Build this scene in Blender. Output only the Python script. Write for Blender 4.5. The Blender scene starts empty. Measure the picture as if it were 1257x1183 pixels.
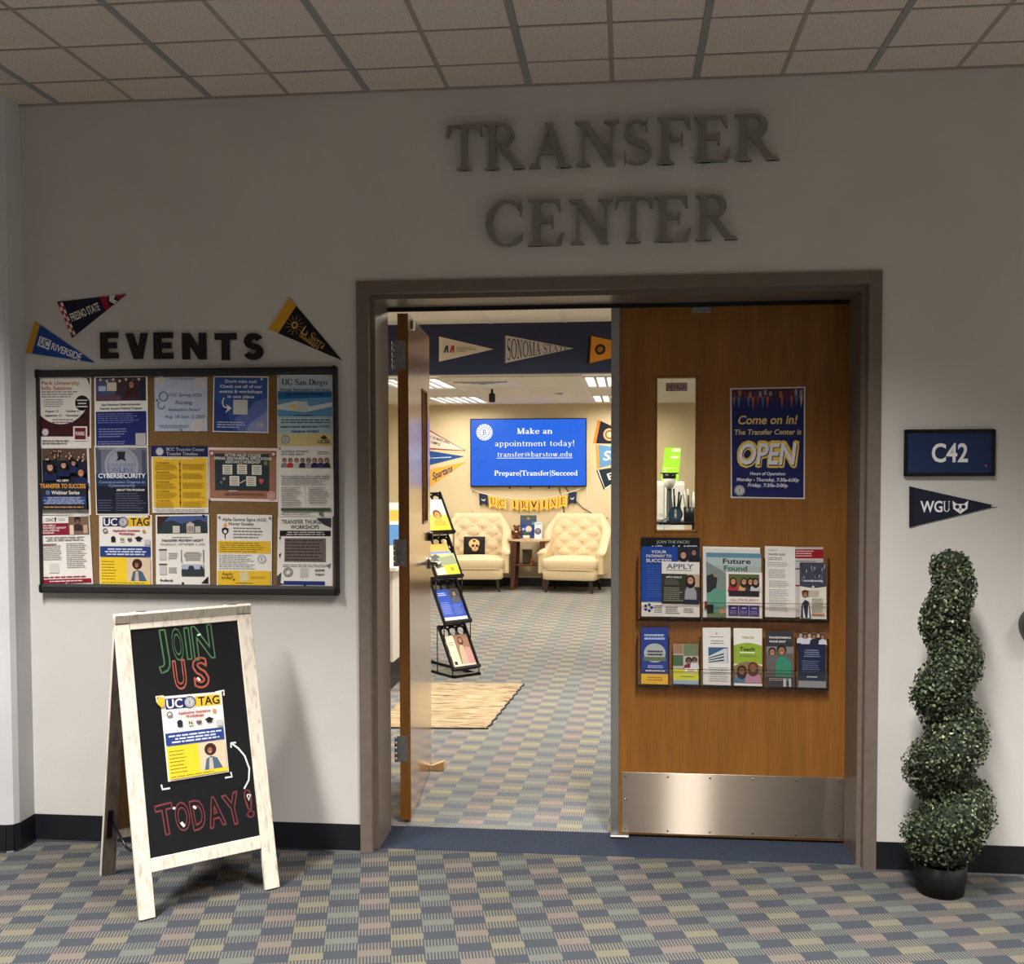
import bpy, math, random
import numpy as np
from mathutils import Vector, Matrix
random.seed(7)
S = bpy.context.scene
COL = S.collection
PI = math.pi

# ------------------------------------------------------------------ camera
CP = np.array([1.01146, -4.01054, 1.48621]); YAW, PIT, ROL, FPX, PPY = .10487, -.04075, -.00249, 1317.3, 34.35
def cam_axes():
    cy, sy = math.cos(YAW), math.sin(YAW)
    f = np.array([-sy, cy, 0.]); r = np.array([cy, sy, 0.]); u = np.array([0, 0, 1.])
    f2 = f*math.cos(PIT)+u*math.sin(PIT); u2 = u*math.cos(PIT)-f*math.sin(PIT)
    return r*math.cos(ROL)+u2*math.sin(ROL), u2*math.cos(ROL)-r*math.sin(ROL), f2
RX, UX, FX = cam_axes()
cd = bpy.data.cameras.new('camera'); cam = bpy.data.objects.new('camera', cd); COL.objects.link(cam)
cam.matrix_world = Matrix(((RX[0], UX[0], -FX[0], CP[0]), (RX[1], UX[1], -FX[1], CP[1]), (RX[2], UX[2], -FX[2], CP[2]), (0, 0, 0, 1)))
cd.sensor_width = 36; cd.sensor_fit = 'HORIZONTAL'; cd.lens = FPX/1257*36; cd.shift_y = PPY/1257
cd.clip_start = .05; cd.clip_end = 100
S.camera = cam
# ------------------------------------------------------------------ light and exposure
S.view_settings.view_transform = 'Standard'; S.view_settings.look = 'None'
S.view_settings.exposure = 0; S.view_settings.gamma = 1; S.view_settings.use_curve_mapping = False
W = bpy.data.worlds.new('world'); S.world = W; W.use_nodes = True
W.node_tree.nodes['Background'].inputs[0].default_value = (.5, .5, .52, 1)
W.node_tree.nodes['Background'].inputs[1].default_value = .09
def area(name, loc, sx, sy, power, color, spread=180, rot=(0, 0, 0)):
    l = bpy.data.lights.new(name, 'AREA'); l.shape = 'RECTANGLE'; l.size = sx; l.size_y = sy
    l.energy = power; l.color = color; l.spread = math.radians(spread)
    o = bpy.data.objects.new(name, l); o.location = loc; o.rotation_euler = rot; COL.objects.link(o); return o
HALL = (1, .965, .932)
HS = 106
area('hall_troffer_light', (-1.15, -1.75, 2.87), .26, 1.2, 119, HALL, HS)
area('hall_troffer_light', (1.45, -1.75, 2.87), .26, 1.2, 119, HALL, HS)
area('hall_troffer_light', (4.0, -1.75, 2.87), .26, 1.2, 119, HALL, HS)
for hx in (-1.15, 1.45, 4.0):
    area('hall_troffer_light', (hx, -4.6, 2.87), .26, 1.2, 62, HALL, HS)
ROOM = (1, .89, .73)
LX = [-.895, .935]; LY = [5.83, 8.27]
RL = [(a, b, 2.243, 58 if b < 7 else 44) for a in LX for b in LY]+[(-2.3, 2.6, 2.655, 70), (0.4, 2.4, 2.655, 92), (2.6, 2.6, 2.655, 60), (2.9, 6.5, 2.2, 45)]
for x, y, z, e in RL:
    area('room_troffer_light', (x, y, z), .55, 1.1, e, ROOM if y > 4 else (1, .93, .84), 170)

# ------------------------------------------------------------------ geometry helpers
def A3(*a): return np.array(a, float)
def ray(px, py): return FX*FPX+RX*(px-628.5)-UX*(py-591.5-PPY)
def P(px, py, ax, c):
    d = ray(px, py); t = (c-CP[ax])/d[ax]; return CP+t*d
def PN(px, py, P0, n):
    d = ray(px, py); t = ((P0-CP)@n)/(d@n); return CP+t*d
def unit(v): return v/np.linalg.norm(v)

class MB:
    def __init__(s): s.v = []; s.f = []; s.m = []; s.mats = []; s.sm = []
    def mi(s, m):
        if m not in s.mats: s.mats.append(m)
        return s.mats.index(m)
    def add(s, verts, faces, mat, smooth=False):
        b = len(s.v); s.v += [tuple(float(c) for c in q) for q in verts]; k = s.mi(mat)
        for f in faces: s.f.append([b+i for i in f]); s.m.append(k); s.sm.append(smooth)
        return s
    def box(s, a, b, mat, bev=0, M=None):
        a = np.array(a, float); b = np.array(b, float); lo = np.minimum(a, b); hi = np.maximum(a, b)
        if bev <= 0:
            vs = [A3(x, y, z) for x in (lo[0], hi[0]) for y in (lo[1], hi[1]) for z in (lo[2], hi[2])]
            fs = [(0, 1, 3, 2), (4, 6, 7, 5), (0, 4, 5, 1), (2, 3, 7, 6), (0, 2, 6, 4), (1, 5, 7, 3)]
        else:
            bev = min(bev, .49*min(hi-lo)); vs = []; idx = {}
            for i in (0, 1):
                for j in (0, 1):
                    for k in (0, 1):
                        c = [(lo, hi)[i][0], (lo, hi)[j][1], (lo, hi)[k][2]]; sg = [1-2*i, 1-2*j, 1-2*k]
                        for ax in range(3):
                            q = [c[t] + (0 if t == ax else sg[t]*bev) for t in range(3)]
                            idx[i, j, k, ax] = len(vs); vs.append(q)
            fs = []
            for ax in range(3):
                o = [t for t in range(3) if t != ax]
                for sd in (0, 1):
                    q = []
                    for (p_, r_) in ((0, 0), (1, 0), (1, 1), (0, 1)):
                        t = [0, 0, 0]; t[ax] = sd; t[o[0]] = p_; t[o[1]] = r_; q.append(idx[t[0], t[1], t[2], ax])
                    fs.append(q)
                for p_ in (0, 1):
                    for r_ in (0, 1):
                        t0 = [0, 0, 0]; t0[o[0]] = p_; t0[o[1]] = r_; t1 = list(t0); t1[ax] = 1
                        fs.append([idx[(*t0, o[0])], idx[(*t1, o[0])], idx[(*t1, o[1])], idx[(*t0, o[1])]])
            for i in (0, 1):
                for j in (0, 1):
                    for k in (0, 1): fs.append([idx[i, j, k, 0], idx[i, j, k, 1], idx[i, j, k, 2]])
        if M is not None: vs = [M(*q) for q in vs]
        return s.add(vs, fs, mat)
    def hexa(s, q0, q1, mat):   # two quads joined
        n = len(q0); fs = [list(range(n))[::-1], [n+i for i in range(n)]]+[[i, (i+1) % n, n+(i+1) % n, n+i] for i in range(n)]
        return s.add(list(q0)+list(q1), fs, mat)
    def prism(s, pts, off, mat):
        pts = [np.array(q, float) for q in pts]; off = np.array(off, float)
        return s.hexa(pts, [q+off for q in pts], mat)
    def tube(s, pts, r, mat, seg=8, caps=True):
        pts = [np.array(q, float) for q in pts]; n = len(pts)
        rs = r if hasattr(r, '__len__') else [r]*n; vs = []; up = A3(0, 0, 1)
        prev = None
        for i in range(n):
            t = unit(pts[min(i+1, n-1)]-pts[max(i-1, 0)])
            if prev is None:
                a = np.cross(t, up)
                if np.linalg.norm(a) < .05: a = np.cross(t, A3(1, 0, 0))
            else: a = prev-t*(prev@t)
            a = unit(a); prev = a; b = np.cross(t, a)
            for k in range(seg): vs.append(pts[i]+rs[i]*(math.cos(2*PI*k/seg)*a+math.sin(2*PI*k/seg)*b))
        fs = [[i*seg+k, i*seg+(k+1) % seg, (i+1)*seg+(k+1) % seg, (i+1)*seg+k] for i in range(n-1) for k in range(seg)]
        if caps: fs += [list(range(seg))[::-1], [(n-1)*seg+k for k in range(seg)]]
        return s.add(vs, fs, mat, seg > 5)
    def lathe(s, c, prof, mat, seg=24, sx=1, sy=1):
        vs = [(c[0]+r*math.cos(2*PI*k/seg)*sx, c[1]+r*math.sin(2*PI*k/seg)*sy, c[2]+z) for r, z in prof for k in range(seg)]
        n = len(prof)
        fs = [[i*seg+k, i*seg+(k+1) % seg, (i+1)*seg+(k+1) % seg, (i+1)*seg+k] for i in range(n-1) for k in range(seg)]
        fs += [list(range(seg))[::-1], [(n-1)*seg+k for k in range(seg)]]
        return s.add(vs, fs, mat, True)
    def ball(s, c, r, mat, seg=14, rings=9, M=None):
        r = r if hasattr(r, '__len__') else (r, r, r); vs = []
        for i in range(rings+1):
            th = PI*i/rings
            for k in range(seg):
                q = (c[0]+r[0]*math.sin(th)*math.cos(2*PI*k/seg), c[1]+r[1]*math.sin(th)*math.sin(2*PI*k/seg), c[2]+r[2]*math.cos(th))
                vs.append(M(*q) if M else q)
        fs = [[i*seg+k, (i+1)*seg+k, (i+1)*seg+(k+1) % seg, i*seg+(k+1) % seg] for i in range(rings) for k in range(seg)]
        return s.add(vs, fs, mat, True)
    def grid(s, fn, nu, nv, mat, smooth=True, closeu=False):
        vs = [fn(i/(nu if closeu else nu-1), j/(nv-1)) for i in range(nu) for j in range(nv)]
        fs = [[i*nv+j, ((i+1) % nu)*nv+j, ((i+1) % nu)*nv+j+1, i*nv+j+1] for i in range(nu if closeu else nu-1) for j in range(nv-1)]
        return s.add(vs, fs, mat, smooth)
    def build(s, name, parent=None, label=None, cat=None, group=None, kind=None, origin=None):
        v = np.array(s.v, float).reshape(-1, 3)
        if parent is not None: o0 = np.array(parent['_o']) if '_o' in parent else np.zeros(3)
        elif origin is not None: o0 = np.array(origin, float)
        else:
            lo, hi = v.min(0), v.max(0); o0 = A3((lo[0]+hi[0])/2, (lo[1]+hi[1])/2, lo[2])
        if kind == 'structure' and parent is None: o0 = np.zeros(3)
        me = bpy.data.meshes.new(name); me.from_pydata([tuple(q) for q in (v-o0)], [], s.f); me.update()
        for m in s.mats: me.materials.append(m)
        me.polygons.foreach_set('material_index', s.m); me.polygons.foreach_set('use_smooth', s.sm)
        o = bpy.data.objects.new(name, me); COL.objects.link(o)
        o['_o'] = [float(c) for c in o0]
        if parent is not None: o.parent = parent
        else: o.location = o0
        tag(o, label, cat, group, kind); return o
def tag(o, label=None, cat=None, group=None, kind=None):
    if label: o['label'] = label
    if cat: o['category'] = cat
    if group: o['group'] = group
    if kind: o['kind'] = kind
    return o
def thing(name, loc, label=None, cat=None, group=None, kind=None):
    o = bpy.data.objects.new(name, None); o.empty_display_size = .05; o.location = tuple(float(c) for c in loc); COL.objects.link(o)
    o['_o'] = [float(c) for c in loc]; return tag(o, label, cat, group, kind)

# ------------------------------------------------------------------ materials
def lin(c): return tuple((x/255/12.92 if x/255 <= .04045 else ((x/255+.055)/1.055)**2.4) for x in c)
def base(name):
    m = bpy.data.materials.new(name); m.use_nodes = True; return m, m.node_tree, m.node_tree.nodes['Principled BSDF']
def setb(b, col=None, rough=None, metal=None, spec=None, **k):
    if col is not None: b.inputs['Base Color'].default_value = (*col, 1)
    if rough is not None: b.inputs['Roughness'].default_value = rough
    if metal is not None: b.inputs['Metallic'].default_value = metal
    if spec is not None: b.inputs['Specular IOR Level'].default_value = spec
    for a, v in k.items(): b.inputs[a.replace('_', ' ')].default_value = v
def nd(nt, t, **k):
    n = nt.nodes.new(t)
    for a, v in k.items():
        if a.startswith('i_'):
            key = a[2:]; n.inputs[int(key) if key.isdigit() else key.replace('_', ' ')].default_value = v
        else: setattr(n, a, v)
    return n
def coords(nt, scale=(1, 1, 1), rot=(0, 0, 0)):
    tc = nd(nt, 'ShaderNodeTexCoord'); mp = nd(nt, 'ShaderNodeMapping')
    mp.inputs['Scale'].default_value = scale; mp.inputs['Rotation'].default_value = rot
    nt.links.new(tc.outputs['Object'], mp.inputs[0]); return mp.outputs[0]
def noisy(name, c1, c2, scale=20, stretch=(1, 1, 1), rough=.6, bump=0, detail=4, lo=.35, hi=.65, spec=.4, metal=0, bscale=None, **k):
    m, nt, b = base(name); setb(b, rough=rough, spec=spec, metal=metal, **k)
    co = coords(nt, stretch); n = nd(nt, 'ShaderNodeTexNoise', i_Scale=scale, i_Detail=detail); nt.links.new(co, n.inputs['Vector'])
    r = nd(nt, 'ShaderNodeValToRGB'); r.color_ramp.elements[0].position = lo; r.color_ramp.elements[1].position = hi
    r.color_ramp.elements[0].color = (*c1, 1); r.color_ramp.elements[1].color = (*c2, 1)
    nt.links.new(n.outputs[0], r.inputs[0]); nt.links.new(r.outputs[0], b.inputs['Base Color'])
    if bump:
        bp_ = nd(nt, 'ShaderNodeBump', i_Strength=bump, i_Distance=.004)
        if bscale:
            n = nd(nt, 'ShaderNodeTexNoise', i_Scale=bscale, i_Detail=3); nt.links.new(co, n.inputs['Vector'])
        nt.links.new(n.outputs[0], bp_.inputs['Height']); nt.links.new(bp_.outputs[0], b.inputs['Normal'])
    return m
_pm = {}
def pm(c, rough=.55, spec=.3):
    k = (tuple(int(x) for x in c), rough)
    if k not in _pm:
        m, nt, b = base('print_ink_%d_%d_%d' % k[0]); setb(b, lin(c), rough, 0, spec); _pm[k] = m
    return _pm[k]
def plain(name, c, rough=.5, metal=0, spec=.4, **k):
    m, nt, b = base(name); setb(b, lin(c), rough, metal, spec, **k); return m
M_wall = noisy('painted_wall', lin((199, 196, 191)), lin((205, 202, 197)), 3, rough=.75, bump=.12, bscale=140, spec=.2)
M_wallL = noisy('painted_pilaster', lin((200, 200, 202)), lin((207, 207, 209)), 3, rough=.7, bump=.12, bscale=140, spec=.2)
M_cream = noisy('cream_wall', lin((208, 192, 158)), lin((214, 198, 165)), 3, rough=.8, bump=.1, bscale=120, spec=.2)
M_base = plain('black_vinyl_baseboard', (22, 23, 29), .45)
M_frame = noisy('taupe_enamel', lin((108, 96, 87)), lin((114, 102, 92)), 30, rough=.38, spec=.45)
M_navyfas = plain('navy_fascia_paint', (32, 41, 72), .7)
M_black = plain('black_plastic', (14, 14, 15), .4)
M_blackm = plain('black_wire_metal', (14, 14, 16), .35, .3)
M_headstrip = plain('black_strip', (6, 6, 7), .7)
M_steel = noisy('brushed_steel', lin((168, 160, 150)), lin((188, 180, 170)), 30, (1, 1, 60), rough=.3, bump=.25, metal=1, bscale=60)
M_steel2 = noisy('satin_hinge_steel', lin((150, 150, 150)), lin((170, 170, 170)), 60, rough=.35, metal=.9)
M_chrome = plain('chrome', (200, 200, 200), .12, 1)
M_edge = plain('aluminium_edge_guard', (168, 168, 166), .38, .8)
M_tbar = plain('grey_ceiling_grid', (150, 150, 148), .5, .2)
M_tan = plain('tan_ceiling_grid', (160, 148, 136), .6)
M_white = plain('white_laminate', (225, 222, 214), .45)
M_paper = pm((232, 228, 220))
def wood(name, c1, c2, c3, rough=.35, coat=.3, sc=1.0):
    m, nt, b = base(name); setb(b, rough=rough, Coat_Weight=coat, Coat_Roughness=.15)
    co = coords(nt, (9*sc, 9*sc, .7*sc)); n = nd(nt, 'ShaderNodeTexNoise', i_Scale=3, i_Detail=5, i_Distortion=.6); nt.links.new(co, n.inputs['Vector'])
    co2 = coords(nt, (160*sc, 160*sc, 5*sc)); n2 = nd(nt, 'ShaderNodeTexNoise', i_Scale=1.5, i_Detail=3); nt.links.new(co2, n2.inputs['Vector'])
    r = nd(nt, 'ShaderNodeValToRGB'); e = r.color_ramp.elements; e[0].position = .3; e[1].position = .7; e[0].color = (*c1, 1); e[1].color = (*c2, 1)
    nt.links.new(n.outputs[0], r.inputs[0])
    mx = nd(nt, 'ShaderNodeMixRGB', blend_type='MIX'); mx.inputs[2].default_value = (*c3, 1)
    mr = nd(nt, 'ShaderNodeMapRange'); mr.inputs[1].default_value = .5; mr.inputs[2].default_value = .75; mr.inputs[3].default_value = 0; mr.inputs[4].default_value = .5
    nt.links.new(n2.outputs[0], mr.inputs[0]); nt.links.new(mr.outputs[0], mx.inputs[0]); nt.links.new(r.outputs[0], mx.inputs[1])
    nt.links.new(mx.outputs[0], b.inputs['Base Color']); return m
M_oak = wood('stained_oak', lin((126, 79, 24)), lin((147, 94, 32)), lin((98, 57, 16)), .4, .12)
M_oaklite = wood('oak_face_glossy', lin((140, 98, 62)), lin((152, 108, 70)), lin((118, 80, 46)), .2, 1.0)
M_darkwood = wood('dark_brown_wood', lin((74, 34, 20)), lin((92, 44, 26)), lin((50, 22, 14)))
M_palewood = wood('pale_wood', lin((205, 165, 110)), lin((220, 180, 125)), lin((180, 140, 90)), .5, 0)
M_wash = noisy('whitewashed_wood', lin((220, 210, 194)), lin((168, 150, 130)), 9, (9, 9, .9), rough=.65, lo=.50, hi=.80, detail=6)
M_wash2 = noisy('weathered_wood_inside', lin((108, 97, 88)), lin((142, 130, 118)), 6, (8, 8, .8), rough=.7)
M_hardboard = noisy('brown_hardboard', lin((104, 74, 42)), lin((118, 86, 52)), 120, rough=.8)
M_chalk = noisy('black_chalkboard', lin((10, 11, 14)), lin((16, 17, 20)), 5, rough=.6, spec=.22)
M_cork = noisy('cork', lin((104, 78, 48)), lin((142, 112, 76)), 260, rough=.9, bump=.3, spec=.1)
M_boardf = plain('charcoal_board_frame', (34, 35, 36), .5)
M_fabric = noisy('cream_linen', lin((206, 188, 154)), lin((214, 197, 165)), 200, rough=.9, bump=.1, spec=.1)
M_letter = noisy('painted_metal_letter', lin((126, 122, 116)), lin((132, 128, 122)), 40, rough=.5, spec=.3)
M_letterb = plain('black_card_letter', (16, 17, 18), .5)
def carpet(name, angle, w=.103, per=.196, gain=1., blue=(73, 77, 83), soft=0):
    m, nt, b = base(name); setb(b, rough=.95, spec=.05); L = nt.links.new
    co = coords(nt, (1, 1, 1), (0, 0, angle)); sp = nd(nt, 'ShaderNodeSeparateXYZ'); L(co, sp.inputs[0])
    def mt(op, a, c=None):
        n = nd(nt, 'ShaderNodeMath', operation=op)
        for i, q in enumerate((a, c)):
            if q is None: continue
            if isinstance(q, (int, float)): n.inputs[i].default_value = q
            else: L(q, n.inputs[i])
        return n.outputs[0]
    xs = mt('DIVIDE', sp.outputs[0], w); col = mt('FLOOR', xs)
    v = mt('ADD', mt('DIVIDE', sp.outputs[1], per), mt('MULTIPLY', col, .5)); fr = mt('FRACT', v); row = mt('FLOOR', v)
    # position in the period: 0..0.30 blue, 0.30-0.5 comb, 0.5-0.8 colour, 0.8-1 comb
    tri = mt('ABSOLUTE', mt('SUBTRACT', fr, .5))            # 0 in the middle of the colour block
    comb = mt('LESS_THAN', mt('FRACT', mt('MULTIPLY', xs, 10)), .5)
    full = mt('LESS_THAN', tri, .105); part = mt('LESS_THAN', tri, .355)
    mask = mt('MAXIMUM', full, mt('MULTIPLY', part, comb))
    cb = nd(nt, 'ShaderNodeCombineXYZ'); L(col, cb.inputs[0]); L(row, cb.inputs[1])
    wn = nd(nt, 'ShaderNodeTexWhiteNoise', noise_dimensions='2D'); L(cb.outputs[0], wn.inputs['Vector'])
    cc = mt('FRACT', mt('DIVIDE', mt('ADD', col, .5), 3)); cc = mt('ADD', mt('MULTIPLY', cc, .8), mt('MULTIPLY', wn.outputs[0], .2))
    r = nd(nt, 'ShaderNodeValToRGB'); r.color_ramp.interpolation = 'CONSTANT'; e = r.color_ramp.elements
    e[0].position = 0; e[0].color = (*lin((122, 113, 105)), 1); e[1].position = .34; e[1].color = (*lin((124, 119, 103)), 1)
    q = e.new(.62); q.color = (*lin((111, 113, 106)), 1)
    L(cc, r.inputs[0])
    nz = nd(nt, 'ShaderNodeTexNoise', i_Scale=900, i_Detail=2); L(co, nz.inputs['Vector'])
    nz2 = nd(nt, 'ShaderNodeTexNoise', i_Scale=1.6, i_Detail=3); L(co, nz2.inputs['Vector'])
    mx = nd(nt, 'ShaderNodeMixRGB'); mx.inputs[1].default_value = (*lin(blue), 1); L(mask, mx.inputs[0]); L(r.outputs[0], mx.inputs[2])
    br = nd(nt, 'ShaderNodeMixRGB', blend_type='MULTIPLY'); br.inputs[0].default_value = 1; L(mx.outputs[0], br.inputs[1])
    s1 = mt('ADD', mt('MULTIPLY', nz.outputs[0], 1.5), mt('MULTIPLY', nz2.outputs[0], .3)); s1 = mt('MULTIPLY', mt('ADD', s1, .08), gain)
    L(s1, br.inputs[2]); L(br.outputs[0], b.inputs['Base Color'])
    bu = nd(nt, 'ShaderNodeBump', i_Strength=.5, i_Distance=.003); L(nz.outputs[0], bu.inputs['Height']); L(bu.outputs[0], b.inputs['Normal'])
    return m
M_carp = carpet('hall_carpet', math.radians(-13.2), gain=.67); M_carp_lit = carpet('room_carpet_lit', math.radians(1.6), .1035, gain=1.55, blue=(88, 92, 98))  # room copy of the hall carpet, the room's brightness raised into its colours
M_thr = noisy('plain_blue_carpet', lin((37, 42, 54)), lin((54, 61, 74)), 400, rough=.95, bump=.4, spec=.05)
def tilemat(name, c):
    m, nt, b = base(name); setb(b, rough=.95, spec=.05); L = nt.links.new
    co = coords(nt); n = nd(nt, 'ShaderNodeTexNoise', i_Scale=150, i_Detail=3); L(co, n.inputs['Vector'])
    r = nd(nt, 'ShaderNodeValToRGB'); e = r.color_ramp.elements; e[0].position = .30; e[1].position = .44
    e[0].color = (*[x*.45 for x in lin(c)], 1); e[1].color = (*lin(c), 1); L(n.outputs[0], r.inputs[0]); L(r.outputs[0], b.inputs['Base Color'])
    bu = nd(nt, 'ShaderNodeBump', i_Strength=.5, i_Distance=.004); L(r.outputs[0], bu.inputs['Height']); L(bu.outputs[0], b.inputs['Normal']); return m
M_tile = tilemat('fissured_ceiling_tile', (214, 201, 190)); M_tile2 = tilemat('room_ceiling_tile', (232, 226, 214))
def clear(name, tint, gl=.08, rough=.03):
    m = bpy.data.materials.new(name); m.use_nodes = True; nt = m.node_tree; nt.nodes.clear(); L = nt.links.new
    o = nd(nt, 'ShaderNodeOutputMaterial'); t = nd(nt, 'ShaderNodeBsdfTransparent'); t.inputs[0].default_value = (*tint, 1)
    g = nd(nt, 'ShaderNodeBsdfGlossy'); g.inputs['Roughness'].default_value = rough
    lw = nd(nt, 'ShaderNodeLayerWeight', i_Blend=.5); pw_ = nd(nt, 'ShaderNodeMath', operation='POWER'); L(lw.outputs['Facing'], pw_.inputs[0]); pw_.inputs[1].default_value = 5
    fr = nd(nt, 'ShaderNodeMath', operation='MULTIPLY_ADD'); L(pw_.outputs[0], fr.inputs[0]); fr.inputs[1].default_value = .8; fr.inputs[2].default_value = gl*.5; mx = nd(nt, 'ShaderNodeMixShader'); L(fr.outputs[0], mx.inputs[0])
    L(t.outputs[0], mx.inputs[1]); L(g.outputs[0], mx.inputs[2]); L(mx.outputs[0], o.inputs[0]); return m
M_glass = clear('wired_free_glass', (.86, .88, .86)); M_acr = clear('clear_acrylic', (.99, .985, .98)); M_acr2 = clear('acrylic_edge', (.62, .56, .50))
def emit(name, c, s):
    m, nt, b = base(name); setb(b, (0, 0, 0), .3, 0, .3); b.inputs['Emission Color'].default_value = (*c, 1); b.inputs['Emission Strength'].default_value = s; return m
M_lamp = emit('lit_diffuser', (1, .95, .85), 1.3)

# ------------------------------------------------------------------ lettering
GLY = {}
def load_glyphs():
    objs = []
    chars = [chr(i) for i in range(33, 127)]
    def mk(body, bold):
        c = bpy.data.curves.new('t', 'FONT'); c.body = body; c.size = 1; c.fill_mode = 'FRONT' if hasattr(c, 'fill_mode') else c.fill_mode
        c.resolution_u = 3; c.offset = .022 if bold else 0
        o = bpy.data.objects.new('t', c); COL.objects.link(o); objs.append(o); return o
    jobs = [(ch, b, mk(ch, b), mk(ch+ch, b)) for ch in chars for b in (0, 1)]
    sp = (mk('HH', 0), mk('H H', 0))
    bpy.context.view_layer.update(); dg = bpy.context.evaluated_depsgraph_get()
    def data(o, faces=True):
        me = bpy.data.meshes.new_from_object(o.evaluated_get(dg)); v = [(q.co.x, q.co.y) for q in me.vertices]; f = [list(p.vertices) for p in me.polygons]
        bpy.data.meshes.remove(me); return v, f
    for ch, b, o1, o2 in jobs:
        v, f = data(o1); v2, _ = data(o2)
        if not v: continue
        w1 = max(q[0] for q in v)-min(q[0] for q in v); w2 = max(q[0] for q in v2)-min(q[0] for q in v2)
        GLY[ch, b] = (v, f, w2-w1)
    a, _ = data(sp[0]); c, _ = data(sp[1]); GLY['space'] = (max(q[0] for q in c)-max(q[0] for q in a))
    H = GLY['H', 0][0]; GLY['cap'] = max(q[1] for q in H)-min(q[1] for q in H)
    for o in objs:
        c = o.data; bpy.data.objects.remove(o); bpy.data.curves.remove(c)
load_glyphs()
# own serif letters: polygons in units of cap height
def strip(pts, ws):
    out = []; n = len(pts); L_ = []; R_ = []
    for i in range(n):
        a = pts[max(i-1, 0)]; b = pts[min(i+1, n-1)]; dx, dy = b[0]-a[0], b[1]-a[1]; l = math.hypot(dx, dy) or 1
        w = ws[i] if hasattr(ws, '__len__') else ws; nx, ny = -dy/l*w/2, dx/l*w/2
        L_.append((pts[i][0]+nx, pts[i][1]+ny)); R_.append((pts[i][0]-nx, pts[i][1]-ny))
    for i in range(n-1): out.append([L_[i], R_[i], R_[i+1], L_[i+1]])
    return out
def arc(cx, cy, rx, ry, a0, a1, tk, tn, n=12):
    pts = []; ws = []
    for i in range(n+1):
        a = math.radians(a0+(a1-a0)*i/n); pts.append((cx+rx*math.cos(a), cy+ry*math.sin(a))); ws.append(tn+(tk-tn)*abs(math.cos(a))**1.3)
    return strip(pts, ws)
TK, TN = .135, .055
def rc(x0, y0, x1, y1): return [[(x0, y0), (x1, y0), (x1, y1), (x0, y1)]]
def dg_(x0, y0, x1, y1, w): return [[(x0-w/2, y0), (x0+w/2, y0), (x1+w/2, y1), (x1-w/2, y1)]]
def sf(x, y, h=.16, up=False):
    t = .04; y0 = y-t if up else y
    o = rc(x-h, y0, x+h, y0+t); s = -1 if up else 1; yy = y0+(0 if up else t)
    return o+[[(x-h*.8, yy), (x+h*.8, yy), (x+TK/2, yy+s*.05), (x-TK/2, yy+s*.05)]]
def st(x, y0, y1, b=1, t=1, w=TK):
    return dg_(x, y0, x, y1, w)+(sf(x, y0) if b else [])+(sf(x, y1, up=True) if t else [])
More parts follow.
